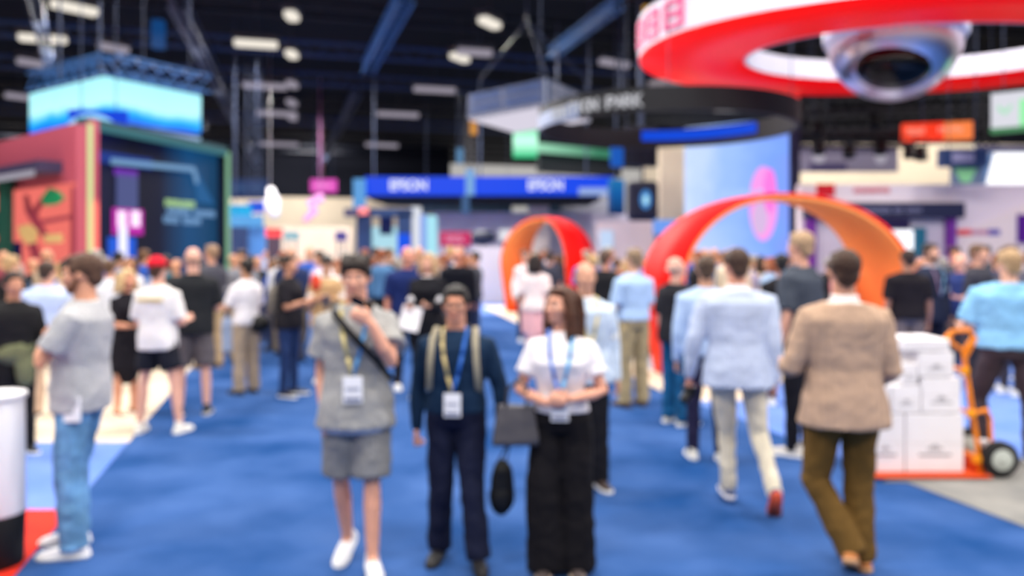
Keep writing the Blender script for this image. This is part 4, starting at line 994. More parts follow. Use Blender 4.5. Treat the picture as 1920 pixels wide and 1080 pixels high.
for i, q in enumerate(((1698,776,1808,886,'large white box, lowest right on the hand truck plate'), (1624,776,1697,886,'white box, lowest left on the hand truck plate behind the brown jacket man'),
                       (1728,708,1803,775,'white box in the middle layer beside the orange uprights'), (1672,722,1727,775,'narrow white box in the middle layer between two others'), (1628,722,1671,775,'white box in the middle layer nearest the brown jacket'),
                       (1722,660,1790,707,'upper white box next to the orange handle'), (1690,682,1721,721,'small white box with faint print standing on the middle layer'), (1696,636,1782,659,'flat white box topmost of the stack'))):
    bx_(*q[:4], BY-.0, .42, q[4], i, i not in (7,))
ht = empty('hand_truck', at(1815, 895, BY+.15)); ht.location.z = 0.012; tag(ht, 'orange hand truck with a grey hubbed wheel loaded with white boxes', 'hand truck')
def hl(px, py, dy=0): q = at(px, py, BY+.15); return V((q.x-ht.location.x, dy, q.z-.012))
orm = mat('truck_orange', (244,138,26), rough=.35, mottle=.05); orr = mat('truck_red', (222,78,26), rough=.4)
for dy in (-.13, .22):
    g = Geo(); P = [hl(1822,890,dy), hl(1812,800,dy), hl(1796,700,dy), hl(1790,655,dy), hl(1806,632,dy)]
    for a, b in zip(P, P[1:]): g.tube([a, b], .018, n=10)
    obj('upright', g, orm, ht, True)
g = Geo(); P = [hl(1790,655,-.13), hl(1764,636,-.13), hl(1768,618,-.13), hl(1800,616,-.13), hl(1812,632,-.13), hl(1796,662,-.13)]
for a, b in zip(P, P[1:]): g.tube([a, b], .016, n=10)
obj('handle', g, orm, ht, True)
g = Geo(); P = [hl(1812,768,-.13), hl(1836,764,-.1), hl(1850,782,-.05), hl(1857,862,-.02)]
for a, b in zip(P, P[1:]): g.tube([a, b], .016, n=10)
obj('rear_frame', g, orm, ht, True)
for py in (690, 768, 852):
    g = Geo(); px = 1792+(py-690)*.14; g.tube([hl(px, py, -.13), hl(px, py, .22)], .016, n=10); obj('crossbar', g, orm, ht, True)
    g = Geo(); g.box(hl(px-4, py, -.16), (.07, .04, .06)); obj('clamp', g, mat('clamp', (250,160,20), rough=.4), ht, bevel=.01)
g = Geo(); a = hl(1614, 890); b = hl(1826, 890); g.box(((a.x+b.x)/2, .02, .018), (b.x-a.x, .56, .016)); obj('toe_plate', g, orr, ht, bevel=.005)
g = Geo(); g.box(hl(1822, 870, .05), (.10, .36, .16)); obj('axle_housing', g, orr, ht, bevel=.015)
for dy, nme in ((-.18, 'wheel'), (.30, 'wheel')):
    c_ = hl(1850, 875, dy); c_.z = .145; g = Geo(); n = 28; prof = [(.075,-.03),(.10,-.045),(.132,-.045),(.145,-.025),(.145,.025),(.132,.045),(.10,.045),(.075,.03)]
    g.rings([[V((c_.x+math.cos(k_*2*math.pi/n)*r_, c_.y+y_, c_.z+math.sin(k_*2*math.pi/n)*r_)) for k_ in range(n)] for r_, y_ in prof]); w_ = obj(nme, g, mat('tyre', (34,34,36), rough=.8, bump=.3, bscale=80), ht, True)
    g = Geo(); g.cyl((c_.x, c_.y-.042, c_.z), (c_.x, c_.y+.042, c_.z), .085, 28); g.cyl((c_.x, c_.y-.06, c_.z), (c_.x, c_.y+.06, c_.z), .03, 16); obj('hub', g, mat('hub', (190,196,190), rough=.4), w_, True, .004)
g = Geo(); a = hl(1836, 830, -.08); g.tube([a, a+V((.05,0,-.02))], .03, n=10); g.box(a+V((-.02,0,.03)), (.08,.06,.03)); obj('strap', g, mat('strapw', (225,220,225)), ht, True)

# ================================================================ the people one can tell apart
BR = (70,46,32); BK = (24,20,20); BL = (196,160,112); GY = (120,105,95)
P = person
VX = .0078
arms_cross = {1: dict(el=(.25,.13,1.13), wr=(.04,.20,1.22), hd=(-.8,.1,.5), thumb=(0,.2,1), curl=15), -1: dict(el=(.25,.12,1.12), wr=(.0,.20,1.16), hd=(-.9,-.1,.2), thumb=(0,.3,1), curl=25)}
h1 = P('man in grey T-shirt and light jeans standing with crossed arms by the red mat', 152, 1032, 478, yaw=-84, w=1.08, arms=arms_cross, vox=VX,
       legs={1: dict(th=(.03,.07,-1), sh=(.02,-.10,-1), out=5), -1: dict(th=(.05,.20,-1), sh=(0,-.02,-1), out=-5)}, lean=-2, hpitch=8, hyaw=0, shirt=dict(c=(176,176,180), pat='heather', inf=.024, sr=(.072,.080), lo=.84, cut=.70), pants=dict(c=(100,146,188), pat='denim', st='loose', hi=.98), shoe=(228,228,234), sk=(214,152,122), hair=(84,58,44), beard=(110,72,50), belly=.015)
g = Geo(); q = h1; g.box((.19, .03, .87), (.02, .09, .14), h1['K']); obj('paper_badge', g, mat('badge_white', (238,238,244)), h1['root'], bevel=.003)
# man in red cap seen from behind
h2 = P('man in red cap, white T-shirt and black shorts seen from behind', 296, 812, 484, yaw=176, w=.98, vox=.010, legs={1: dict(th=(.16,.02,-1), sh=(.10,-.02,-1)), -1: dict(th=(.20,.03,-1), sh=(.14,-.03,-1))}, arms={-1: dict(up=(.16,.1,-1), fo=(-.2,.8,.05)), 1: dict(up=(.16,.1,-1), fo=(-.5,.8,.1))},
       shirt=dict(c=(232,228,226), inf=.026, lo=.84, sr=(.076,.086)), pants=dict(c=(28,30,40), st='shorts', len=.62), shoe=(226,222,214), sk=(226,170,148), cap=(206,30,48), hair=BR, belly=.02)
lp_ = Geo(); 
for i in range(9): lp_.box((-.12+i*.03, .155, 1.34), (.018, .012, .035), h2['TT'])
obj('shirt_print', lp_, mat('yprint', (226,200,120)), h2['root'])
P('balding man in black T-shirt and dark grey shorts beside the red cap man', 362, 778, 466, yaw=200, w=1.08, vox=.010, arms={1: dict(up=(.2,.2,-1), fo=(-.6,.9,.1)), -1: dict(up=(.2,.1,-1), fo=(-.4,.9,.1))}, legs={1: dict(th=(.06,.02,-1)), -1: dict(th=(.08,.0,-1))},
  shirt=dict(c=(34,36,40), inf=.028, lo=.85, sr=(.076,.084)), pants=dict(c=(92,86,90), st='shorts', len=.9), shoe=(34,34,38), sole=(210,205,200), sk=(224,170,150), hair=(150,120,100), hstyle='bald', belly=.03)
P('blonde woman in black short-sleeved dress facing the red cap man', 236, 778, 507, yaw=60, sex='f', vox=.010, arms={1: dict(up=(.15,.2,-1), fo=(-.2,1,.1)), -1: dict(up=(.15,.15,-1), fo=(-.1,1,.0))}, shirt=dict(c=(28,26,32), inf=.012, lo=.9), pants=dict(c=(28,26,32), st='skirt', name='skirt'), shoe=(180,130,100), sk=(214,150,120), hair=(206,174,128), hstyle='bob', lean=3)
P('tall man in dark grey polo and khaki trousers at the corner of the black booth', 396, 690, 461, yaw=-120, w=1.08, vox=.011, shirt=dict(c=(72,72,82), inf=.028, sr=(.078,.084), lo=.90), pants=dict(c=(186,160,124), st='loose'), shoe=(130,100,62), sole=(150,120,80), sk=(206,150,126), hair=(150,120,96), arms={1: dict(up=(.15,.2,-1), fo=(-.3,1,.2)), -1: dict(up=(.15,.2,-1), fo=(-.3,1,.0))}, belly=.02)
h6 = P('dark haired person in white T-shirt looking away with a black bag at the hip', 462, 738, 487, yaw=-130, vox=.011, w=.95, shirt=dict(c=(230,226,232), inf=.024, sr=(.070,.078), lo=.90), pants=dict(c=(168,150,130), st='loose'), shoe=(44,44,50), sole=(60,60,66), sk=(190,140,108), hair=BK, arms={-1: dict(up=(.2,.3,-1), fo=(-.2,1,.0)), 1: dict(up=(.2,.3,-1), fo=(-.3,1,.0))})
g = Geo(); c_ = at(487, 607, h6['Y']); g.ell((0,0,0), (.13, .10, .115)); o = link('shoulder_bag', fuse(g, .012, 1, .02), mat('bag_black', (18,18,20), rough=.5), None, c_); tag(o, 'round black shoulder bag at the hip of the person in white T-shirt', 'bag')
g = Geo(); c_ = at(436, 628, h6['Y']); o = link('tote_bag', None, None) if False else None
g.box((0, 0, 0), (.26, .07, .42)); g.tube([(-.08,0,.2), (-.06,0,.36), (.06,0,.36), (.08,0,.2)], .012, n=8); o = link('tote_bag', fuse(g, .012, 2, .02), cloth((150,168,200)), None, c_); tag(o, 'pale blue grey tote bag held by the person in white T-shirt', 'bag')
h7 = P('dark haired woman in black top and navy jeans holding a tablet, seen from the side', 542, 742, 480, yaw=75, sex='f', vox=.011, w=1.1, shirt=dict(c=(30,28,34), inf=.024, sr=(.07,.075), lo=.84), pants=dict(c=(34,52,92), st='slim'), shoe=(28,28,34), sk=(204,146,116), hair=(40,28,24), hstyle='bun', arms={1: dict(up=(.1,.3,-1), fo=(-.2,1,.35)), -1: dict(up=(.1,.3,-1), fo=(-.2,1,.35))})
g = Geo(); g.box(world(h7, (0, -.52, 1.2)), (.03, .20, .16)); tag(obj('tablet', g, mat('tabl', (30,50,70), rough=.3), bevel=.006), 'small dark tablet held up by the woman in black top', 'tablet')
g = Geo(); c_ = world(h7, (0, .20, 1.18)); g.ell((0,0,0), (.10,.15,.23)); o = link('backpack', fuse(g, .014, 2, .02), cloth((110,104,98)), None, c_); tag(o, 'grey brown backpack on the back of the woman in black top', 'backpack')
P('person in tan jacket and black cap behind the boy in grey', 612, 715, 484, yaw=10, w=.98, vox=.011, shirt=dict(c=(210,206,208)), jacket=dict(c=(186,152,112)), pants=dict(c=(60,56,60)), sk=(204,152,122), hair=BK, cap=(24,24,28), glasses=False, arms={1: dict(up=(.2,.3,-1), fo=(-.6,1,.3)), -1: dict(up=(.2,.3,-1), fo=(-.5,1,.3))})
g = Geo(); c_ = at(592, 530, 10.5); g.ell(c_, (.07,.05,.12)); tag(obj('orange_bag', g, mat('orb', (226,76,50)), sm=True), 'small orange red pouch carried behind the tan jacket', 'pouch')

# boy in grey
h9 = P('young man in loose grey T-shirt and shorts holding a phone to his mouth', 668, 1070, 490, yaw=5, w=.93, vox=VX, hyaw=-2, hpitch=6,
       legs={1: dict(th=(.03,.10,-1), sh=(.01,.04,-1), out=12, pitch=0), -1: dict(th=(.03,-.12,-1), sh=(-.05,-.42,-1), out=14, pitch=22)},
       arms={1: dict(el=(.21,.20,1.17), wr=(.09,.25,1.42), hd=(-.85,.05,.45), thumb=(.1,.2,1), curl=45), -1: dict(up=(.12,-.18,-1), fo=(-.10,.30,-1), curl=50)},
       shirt=dict(c=(156,155,154), pat='heather', inf=.036, flare=.030, lo=.80, sr=(.086,.108), wr=.03, cut=.66), pants=dict(c=(128,128,130), pat='heather', st='shorts', len=.90, hi=1.0), shoe=(236,236,240), sk=(226,164,138), hair=(34,24,20), hstyle='messy', lanyard=((70,140,200), (206,190,130)), badge=True)
g = Geo(); g.tube([world(h9, q, h9['TT']) for q in ((-.13, .05, 1.475), (-.10, -.13, 1.43), (.0, -.19, 1.32), (.14, -.185, 1.17), (.20, -.06, 1.06))], .020, n=10, flat=.3)
o = obj('crossbody_strap', g, mat('strap_black', (16,16,20)), sm=True); tag(o, 'black crossbody strap over the grey T-shirt of the young man', 'strap bag')
g = Geo(); q0 = world(h9, (.0, -.25, 1.475), h9['K']); g.box((0,0,0), (.135, .010, .052)); o = obj('phone', g, mat('phone', (16,16,22), rough=.25), bevel=.006); o.location = world(h9, (.050, -.185, 1.525), h9['K']); o.rotation_euler = (R(20), R(22), R(-8)); tag(o, 'black phone held at the mouth of the young man in grey', 'phone')
g = Geo(); 
g.rings([[V((math.cos(a)*.20, math.sin(a)*.150+.004, z)) for a in (i*2*math.pi/28 for i in range(28))] for z in (.775, .82)], h9['TT']); obj('white_undershirt', g, cloth((216,216,226)), h9['root'], True)

# man with glasses
h10 = P('man with glasses, navy shirt, striped backpack straps and a white badge walking forward', 855, 1058, 545, yaw=-3, w=1.06, vox=VX, hpitch=4,
        legs={1: dict(th=(.05,.17,-1), sh=(.10,.06,-1), out=14), -1: dict(th=(.02,-.02,-1), sh=(.05,-.20,-1), out=12, pitch=10)},
        arms={1: dict(up=(.34,-.02,-1), fo=(.06,.16,-1), curl=55), -1: dict(up=(.20,-.05,-1), fo=(.02,.12,-1), curl=45)},
        shirt=dict(c=(20,42,68), inf=.022, sl='long', lo=.96, sr=(.070,.056)), pants=dict(c=(24,28,50), st='loose', hi=1.02), shoe=(22,20,24), sole=(20,20,22), sk=(216,152,124), hair=(20,16,16), glasses=True, lanyard=((40,100,190), (190,172,120)), badge=True, belt=(16,16,18), belly=.01)
for s in (1, -1):
    g = Geo(); g.tube([world(h10, q, h10['TT']) for q in ((s*.12, .13, 1.43), (s*.125, .02, 1.487), (s*.135, -.115, 1.42), (s*.145, -.148, 1.28), (s*.155, -.12, 1.12), (s*.15, .03, 1.04))], .017, n=10, flat=.3)
    if s == 1: bpk = empty('backpack', world(h10, (0, .2, 1.05))); tag(bpk, 'dark backpack with beige straps worn by the man with glasses', 'backpack'); bpk.location = (0,0,0)
    obj('strap', g, cloth((158,150,130)), bpk, True)
g = Geo(); g.ell(world(h10, (0, .25, 1.16)), (.15,.11,.24)); me = fuse(g, .014, 2, .02); link('pack', me, cloth((40,40,46)), bpk)
# handled shopping style bag in his hand
hw = world(h10, h10['J'][1]['w'], h10['K']); hw = hw+V((.03,-.02,-.10))
hb = empty('hand_bag', (0,0,0)); tag(hb, 'small black drawstring bag hanging from the hand of the man with glasses', 'bag')
bc = at(941, 910, hw.y)
g = Geo(); g.ell((bc.x, bc.y, bc.z), (.068,.05,.155)); g.ell((bc.x, bc.y, bc.z-.06), (.075,.055,.11)); link('pouch', fuse(g, .008, 2, .02), mat('bag_black2', (14,14,16), rough=.5), hb)
g = Geo(); g.tube([(hw.x, hw.y, hw.z), (bc.x-.02, bc.y, bc.z+.14)], .006, n=8); g.tube([(hw.x+.01, hw.y, hw.z), (bc.x+.025, bc.y, bc.z+.14)], .006, n=8); obj('cord', g, mat('bag_black2', (14,14,16)), hb, True)

# woman in white blouse
h11 = P('woman in white blouse and wide black trousers with long brown hair looking aside', 1052, 1070, 541, yaw=-6, sex='f', w=1.02, vox=VX, hyaw=-38, hpitch=-2,
        legs={1: dict(th=(.02,.03,-1), sh=(-.02,-.03,-1), out=8), -1: dict(th=(.05,.12,-1), sh=(-.05,.0,-1), out=6)},
        arms={1: dict(el=(.255,.02,1.12), wr=(.05,.20,1.09), hd=(-.9,.25,-.05), thumb=(0,.2,1), curl=40), -1: dict(el=(.255,.02,1.12), wr=(.05,.22,1.06), hd=(-.9,.2,.1), thumb=(0,.2,1), curl=40)},
        shirt=dict(c=(238,232,236), inf=.020, sl='short', lo=.99, sr=(.068,.076), wr=.02, cut=.62), pants=dict(c=(20,18,22), st='wide', hi=1.06), shoe=(70,60,60), sole=(200,180,160), sk=(222,160,134), hair=(74,42,26), hstyle='long', lanyard=((90,170,225), (70,120,210)), badge=True)
hm = MATS['hair_74_42_26']
g = Geo(); wv = world(h11, (-.33, -.06, .0), h11['K'])
hb2 = empty('handbag', (0,0,0)); tag(hb2, 'dark grey leather handbag hanging from the arm of the woman in white blouse', 'bag')
bc = at(967, 792, h11['Y']-.05)
g.rings([[V((bc.x+x*sx, bc.y+y*sy, bc.z+z)) for x, y in ((-1,-1),(1,-1),(1,1),(-1,1))] for z, sx, sy in ((-.12,.125,.06),(-.10,.13,.07),(.02,.115,.05),(.10,.10,.03))]); link('bag_body', fuse(g, .008, 2, .012), mat('leather_grey', (74,72,78), rough=.4), hb2)
for dy in (-.03, .03):
    g = Geo(); g.tube([(bc.x-.055, bc.y+dy, bc.z+.08), (bc.x-.045, bc.y+dy, bc.z+.19), (bc.x+.02, bc.y+dy, bc.z+.25), (bc.x+.065, bc.y+dy, bc.z+.19), (bc.x+.06, bc.y+dy, bc.z+.08)], .009, n=8); obj('handle', g, mat('leather_grey', (74,72,78)), hb2, True)
# those right behind her
P('bald man in open pale blue shirt and black trousers walking behind the woman in white', 1098, 915, 494, yaw=8, w=1.0, vox=.010, shirt=dict(c=(222,226,230)), jacket=dict(c=(196,212,232), inf=.03, lo=.82), pants=dict(c=(26,26,32), st='loose'), shoe=(60,46,40), sk=(206,152,126), hair=(120,104,96), hstyle='bald', lanyard=((210,190,120),(210,190,120)))
P('dark haired woman in white top and pink skirt seen past the woman in white blouse', 1004, 690, 478, yaw=165, sex='f', w=1.1, vox=.011, shirt=dict(c=(238,222,222), inf=.026, sr=(.07,.08)), pants=dict(c=(232,178,184), st='skirt'), shoe=(200,60,60), sk=(214,160,140), hair=(36,26,26), hstyle='bob')
P('man in sky blue shirt and khaki trousers standing left of the big arch', 1188, 762, 468, yaw=-155, w=1.04, vox=.010, belt=(60,50,50), shirt=dict(c=(172,200,236), inf=.026, sl='short', lo=.96, sr=(.074,.08)), pants=dict(c=(170,152,116), st='loose'), shoe=(70,44,36), sole=(60,40,34), sk=(214,162,134), hair=(140,116,92), arms={1: dict(up=(.15,.1,-1), fo=(-.2,.9,-.2)), -1: dict(up=(.15,.1,-1), fo=(-.3,.9,-.1))})
P('man in black shirt and dark trousers left of the sky blue shirt man', 1136, 712, 470, yaw=150, w=1.08, vox=.011, shirt=dict(c=(30,30,34), inf=.028, sr=(.078,.084)), pants=dict(c=(32,30,36)), sk=(210,150,128), hair=(90,70,58), belly=.02)
P('bald man in black jacket and blue jeans standing in front of the big arch leg', 1268, 795, 484, yaw=120, w=1.08, vox=.010, shirt=dict(c=(34,34,40), inf=.03, sl='short', lo=.86, sr=(.08,.085)), pants=dict(c=(24,84,128), pat='denim', st='loose'), shoe=(196,190,170), sk=(220,166,148), hair=(180,160,150), hstyle='bald', belly=.04)
P('man in light blue shirt and dark jeans partly hidden by the blue blazer', 1324, 860, 482, yaw=170, w=1.05, vox=.011, shirt=dict(c=(176,200,236), inf=.026, sl='long', lo=.9, sr=(.074,.062)), pants=dict(c=(36,34,62), st='slim'), shoe=(206,204,196), sk=(196,146,118), hair=(80,62,50))
# blue blazer man walking away
h18 = P('man in pale blue blazer and cream trousers walking away', 1382, 950, 478, yaw=172, w=1.12, vox=VX, hyaw=14,
        legs={-1: dict(th=(.12,-.02,-1), sh=(.20,-.60,-1), out=2, pitch=52), 1: dict(th=(-.08,.20,-1), sh=(-.04,.02,-1), out=6)},
        arms={1: dict(up=(.34,-.05,-1), fo=(.10,.28,-1), curl=40), -1: dict(up=(.14,-.22,-1), fo=(.02,.12,-1), curl=35)},
        shirt=dict(c=(216,220,232), inf=.010, lo=.95), jacket=dict(c=(186,198,224), pat='check', lo=.80, inf=.036, flare=.02, sr=(.080,.066)), pants=dict(c=(222,212,190), st='slim'), shoe=(60,72,110), sole=(228,226,232), sk=(214,150,126), hair=(66,46,36), lean=2)
g = Geo(); j = h18['J'][1]; q = world(h18, j['w']+V((0,0,-.12)), h18['K']); g.box((0,0,0), (.09,.075,.07)); g.cyl((0,0,-.0), (-.06,-.05,-.07), .035, 18); o = obj('camera', g, mat('camera_black', (14,14,16), rough=.4), bevel=.006); o.location = q; tag(o, 'black camera carried low in the hand of the blue blazer man', 'camera')
so_ = [o for o in h18['root'].children if o.name.startswith('shoe')][1].children[0]; so_.data.materials.clear(); so_.data.materials.append(mat('sole_orange', (206,84,56), rough=.7)); so_['label'] = 'orange sole of the lifted shoe'
# tall man in dark shirt
P('very tall man in dark grey shirt and black trousers under the top of the arch', 1500, 852, 437, yaw=-140, w=1.02, vox=.010, hyaw=-10, shirt=dict(c=(66,72,84), inf=.026, sl='short', lo=.93, sr=(.074,.082)), pants=dict(c=(22,22,30), st='slim'), shoe=(196,190,184), sk=(214,158,134), hair=(170,140,110), lanyard=((90,150,200),(90,150,200)))
P('dark haired person in black jacket beside the very tall man', 1466, 760, 478, yaw=160, w=.96, vox=.011, shirt=dict(c=(30,28,32), sl='long', sr=(.076,.064), inf=.03), pants=dict(c=(60,50,52)), sk=(196,140,116), hair=BK)
# brown jacket man
h20 = P('man in brown tweed jacket, olive trousers and tan shoes walking away', 1582, 1068, 475, yaw=176, w=1.02, vox=VX, hyaw=-4,
        legs={-1: dict(th=(.03,.12,-1), sh=(.0,-.02,-1), out=6), 1: dict(th=(.05,.28,-1), sh=(-.36,-.50,-1), out=4, pitch=28)} if False else
             {1: dict(th=(.12,.12,-1), sh=(-.42,-.36,-1), out=-22, pitch=26), -1: dict(th=(.02,.10,-1), sh=(.00,-.08,-1), out=-8)},
        arms={1: dict(up=(.36,.05,-1), fo=(-.12,.95,-.15), curl=50), -1: dict(up=(.24,-.06,-1), fo=(-.15,.75,-.4), curl=50)},
        shirt=dict(c=(226,218,216), inf=.010, lo=.95), jacket=dict(c=(182,152,130), pat='tweed', lo=.79, inf=.040, flare=.03, sr=(.084,.068)), pants=dict(c=(102,76,36), st='loose'), shoe=(196,122,62), sole=(196,150,110), sk=(206,150,124), hair=(62,40,28))
g = Geo(); 
g.rings([[V((math.cos(a)*.072, math.sin(a)*.070+.012, z)) for a in (i*2*math.pi/24 for i in range(24))] for z in (1.445, 1.505)], h20['TT']); obj('collar', g, cloth((228,220,220)), h20['root'], True)
g = Geo(); g.rings([[V((math.cos(a)*.070, math.sin(a)*.068+.012, z)) for a in (i*2*math.pi/24 for i in range(24))] for z in (1.445, 1.50)], h18['TT']); obj('collar', g, cloth((216,220,232)), h18['root'], True)
# right side group
P('man in black shirt and grey trousers standing behind the box stack', 1702, 735, 470, yaw=175, w=1.12, vox=.011, shirt=dict(c=(28,24,30), inf=.028, sl='short', lo=.9, sr=(.078,.086)), pants=dict(c=(112,100,100), st='loose'), sk=(176,126,106), hair=(50,36,34), belly=.02)
P('bearded man in navy jacket with a lanyard between the black shirt and bald men', 1746, 720, 458, yaw=15, w=.98, vox=.011, shirt=dict(c=(180,190,206)), jacket=dict(c=(38,44,66), inf=.03), pants=dict(c=(34,36,54)), sk=(206,156,134), hair=(50,38,34), beard=(60,44,38), lanyard=((120,170,210),(150,120,150)))
P('older bald man with navy polo looking toward the bearded man', 1800, 704, 477, yaw=-60, w=1.06, vox=.011, shirt=dict(c=(44,60,116), inf=.03, sl='short'), pants=dict(c=(90,80,84)), sk=(222,166,146), hair=(170,150,140), hstyle='bald', belly=.04, arms={-1: dict(up=(.2,.3,-1), fo=(-.2,1,.1)), 1: dict(up=(.2,.3,-1), fo=(-.3,1,.1))})
h24 = P('fair haired man in bright light blue polo and dark trousers behind the hand truck', 1892, 868, 470, yaw=168, w=1.28, vox=.010, hyaw=12, belt=(110,60,50), legs={1: dict(th=(.22,.35,-1), sh=(-.05,-.15,-1), out=10), -1: dict(th=(.14,-.02,-1), sh=(.0,-.06,-1))}, arms={1: dict(up=(.3,.25,-1), fo=(-.2,1,-.1)), -1: dict(up=(.3,.1,-1), fo=(-.2,1,-.1))},
        shirt=dict(c=(136,192,236), inf=.034, sl='short', lo=.95, sr=(.088,.10), wr=.03), pants=dict(c=(66,56,64), st='loose'), shoe=(226,224,228), sk=(222,166,140), hair=(176,144,108), belly=.04)
P('brown haired woman in grey top at the right edge beyond the light blue polo man', 1896, 740, 462, yaw=100, sex='f', w=1.05, vox=.012, shirt=dict(c=(90,88,102), sl='long', sr=(.07,.058)), pants=dict(c=(60,56,66)), sk=(216,164,140), hair=(86,60,44), hstyle='bob')
P('man with short brown hair in charcoal shirt just left of the light blue polo man', 1836, 728, 460, yaw=30, w=1.02, vox=.012, shirt=dict(c=(60,60,70), sl='short'), pants=dict(c=(50,48,56)), sk=(214,160,136), hair=(104,76,56))
P('tanned man in dark shirt cut off by the right edge of the view', 1935, 715, 468, yaw=-90, w=1.05, vox=.012, shirt=dict(c=(56,56,72), sl='short'), pants=dict(c=(60,60,70)), sk=(150,96,78), hair=(90,40,34))
# left edge group
P('dark haired person in black shirt with olive jacket round the waist at the left edge', 26, 852, 512, yaw=50, w=1.02, vox=.010, shirt=dict(c=(30,30,32), inf=.03, sl='long', lo=.98, sr=(.076,.062)), pants=dict(c=(26,26,28), st='loose'), shoe=(30,30,34), sk=(196,140,112), hair=(36,30,30), arms={1: dict(up=(.2,.2,-1), fo=(-.2,1,.1))})
e_ = [o for o in bpy.data.objects if o.get('label', '').startswith('dark haired person in black shirt with olive')][0]
g = Geo(); g.ell((0, 0, .93), (.20, .16, .13)); g.ell((.05, -.12, .78), (.08, .05, .16)); me = fuse(g, .012, 2, .03, .06); link('tied_jacket', me, cloth((106,110,82)), e_)
P('blond person in dark top behind the black shirt person at the left edge', 22, 738, 480, yaw=170, w=1.0, vox=.012, shirt=dict(c=(26,26,30), sl='long'), pants=dict(c=(40,40,46)), sk=(214,164,140), hair=(176,144,104))
P('person in pale blue shirt and beige trousers behind the man with crossed arms', 88, 782, 492, yaw=185, w=1.18, vox=.012, shirt=dict(c=(188,204,240), sl='short', inf=.03), pants=dict(c=(206,180,160), st='loose'), shoe=(60,50,50), sk=(220,164,140), hair=(60,44,36))
P('dark haired person in beige top between the pale blue shirt and crossed arms man', 128, 742, 488, yaw=170, vox=.012, shirt=dict(c=(200,180,160)), pants=dict(c=(150,120,110)), sk=(206,150,126), hair=(50,44,36))
P('person in white top and teal jeans behind the man with crossed arms', 206, 722, 488, yaw=190, vox=.012, w=1.05, shirt=dict(c=(214,220,234), inf=.024), pants=dict(c=(32,104,134), st='loose'), shoe=(60,50,50), sk=(214,160,136), hair=(90,66,50))
# middle distance
P('man with shaved head in navy polo between the boy and the man with glasses', 764, 728, 464, yaw=20, w=1.12, vox=.011, shirt=dict(c=(26,40,92), inf=.028, sr=(.078,.086)), pants=dict(c=(30,30,38)), sk=(206,140,120), hair=(160,120,104), hstyle='bald', belly=.02)
h_ = P('light haired woman in black cardigan holding white papers', 802, 745, 476, yaw=-12, sex='f', w=1.05, vox=.011, shirt=dict(c=(224,222,226)), jacket=dict(c=(24,24,30), inf=.026), pants=dict(c=(26,26,32)), sk=(220,164,138), hair=(190,156,118), hstyle='bob', arms={1: dict(up=(.1,.3,-1), fo=(-.3,1,.1)), -1: dict(up=(.1,.3,-1), fo=(-.3,1,.0))})
g = Geo(); g.box((0,0,0), (.24,.02,.30)); o = obj('papers', g, mat('paperw', (226,222,226)), bevel=.004); o.location = world(h_, (-.08, -.42, 1.02)); o.rotation_euler = (R(-20), R(12), 0); tag(o, 'white papers held by the woman in black cardigan', 'papers')
P('broad person in black jacket seen from behind next to the grey wall unit', 858, 660, 470, yaw=178, w=1.25, vox=.012, shirt=dict(c=(14,16,26), sl='long', inf=.05, sr=(.09,.07)), pants=dict(c=(24,24,30)), sk=(206,140,120), hair=(120,80,66), hstyle='bald')
P('person in white shirt with red lanyard seen through the small arch', 985, 640, 470, yaw=20, w=.95, vox=.012, shirt=dict(c=(232,230,234), sl='long'), pants=dict(c=(50,60,90)), sk=(214,160,140), hair=(60,44,40), lanyard=((200,40,50),(200,40,50)))
P('dark haired person in charcoal top seen through the small arch', 1030, 632, 474, yaw=175, w=1.0, vox=.012, shirt=dict(c=(60,62,76), sl='short'), pants=dict(c=(50,50,60)), sk=(206,150,130), hair=BK)

# ================================================================ the crowd farther back
PROTO = []
specs = [dict(sex='m', yaw0=0, hs='short', w=1.05), dict(sex='f', yaw0=0, hs='bob', w=1.0), dict(sex='m', yaw0=0, hs='bald', w=1.12, belly=.04), dict(sex='f', yaw0=0, hs='long', w=1.0), dict(sex='m', yaw0=0, hs='short', w=.98, ar=1), dict(sex='m', yaw0=0, hs='messy', w=1.1, ar=1)]
for s_ in specs:
    a_ = {1: dict(up=(.15,.3,-1), fo=(-.3,1,.2)), -1: dict(up=(.15,.3,-1), fo=(-.3,1,.1))} if s_.get('ar') else None
    p = P(None, 0, 0, H=1.75, at_origin=True, sex=s_['sex'], w=s_['w'], belly=s_.get('belly', 0), hstyle=s_['hs'], vox=.024, detail=False, objcol=True, arms=a_, shirt=dict(c=(200,200,200), sl='short' if s_['sex'] == 'f' else 'long', inf=.03, sr=(.076,.066)), pants=dict(c=(40,40,50), st='loose'), hair=(60,45,38))
    for ch in p['root'].children:
        if ch.name.startswith('hair'): ch.data.materials[0] = mat('crowd_hair', objcol=True, rough=.6)
    PROTO.append((p['root'], list(p['root'].children), s_))
SHIRTS = [('navy',(30,44,84)),('black',(24,24,30)),('white',(226,226,232)),('light blue',(160,190,230)),('grey',(120,122,132)),('royal blue',(36,80,170)),('charcoal',(62,64,74)),('red',(190,50,56)),('pink',(222,150,160)),('beige',(200,178,152)),('steel blue',(74,116,160)),('maroon',(110,44,56)),('teal',(40,110,130)),('lilac',(170,160,196)),('olive',(104,104,76)),('cream',(226,214,190))]
WT = [9,9,7,6,5,6,5,2,2,3,6,1,2,2,1,2]
HAIRS = [('black',(26,22,22)),('dark brown',(58,40,30)),('brown',(100,70,48)),('blond',(186,154,108)),('grey',(150,146,142)),('reddish',(140,76,46))]
SKINS = [(214,160,134),(200,142,116),(226,172,148),(160,108,82),(190,132,104)]
FACE = [('facing forward',0),('back turned',180),('facing left',-80),('facing right',80)]
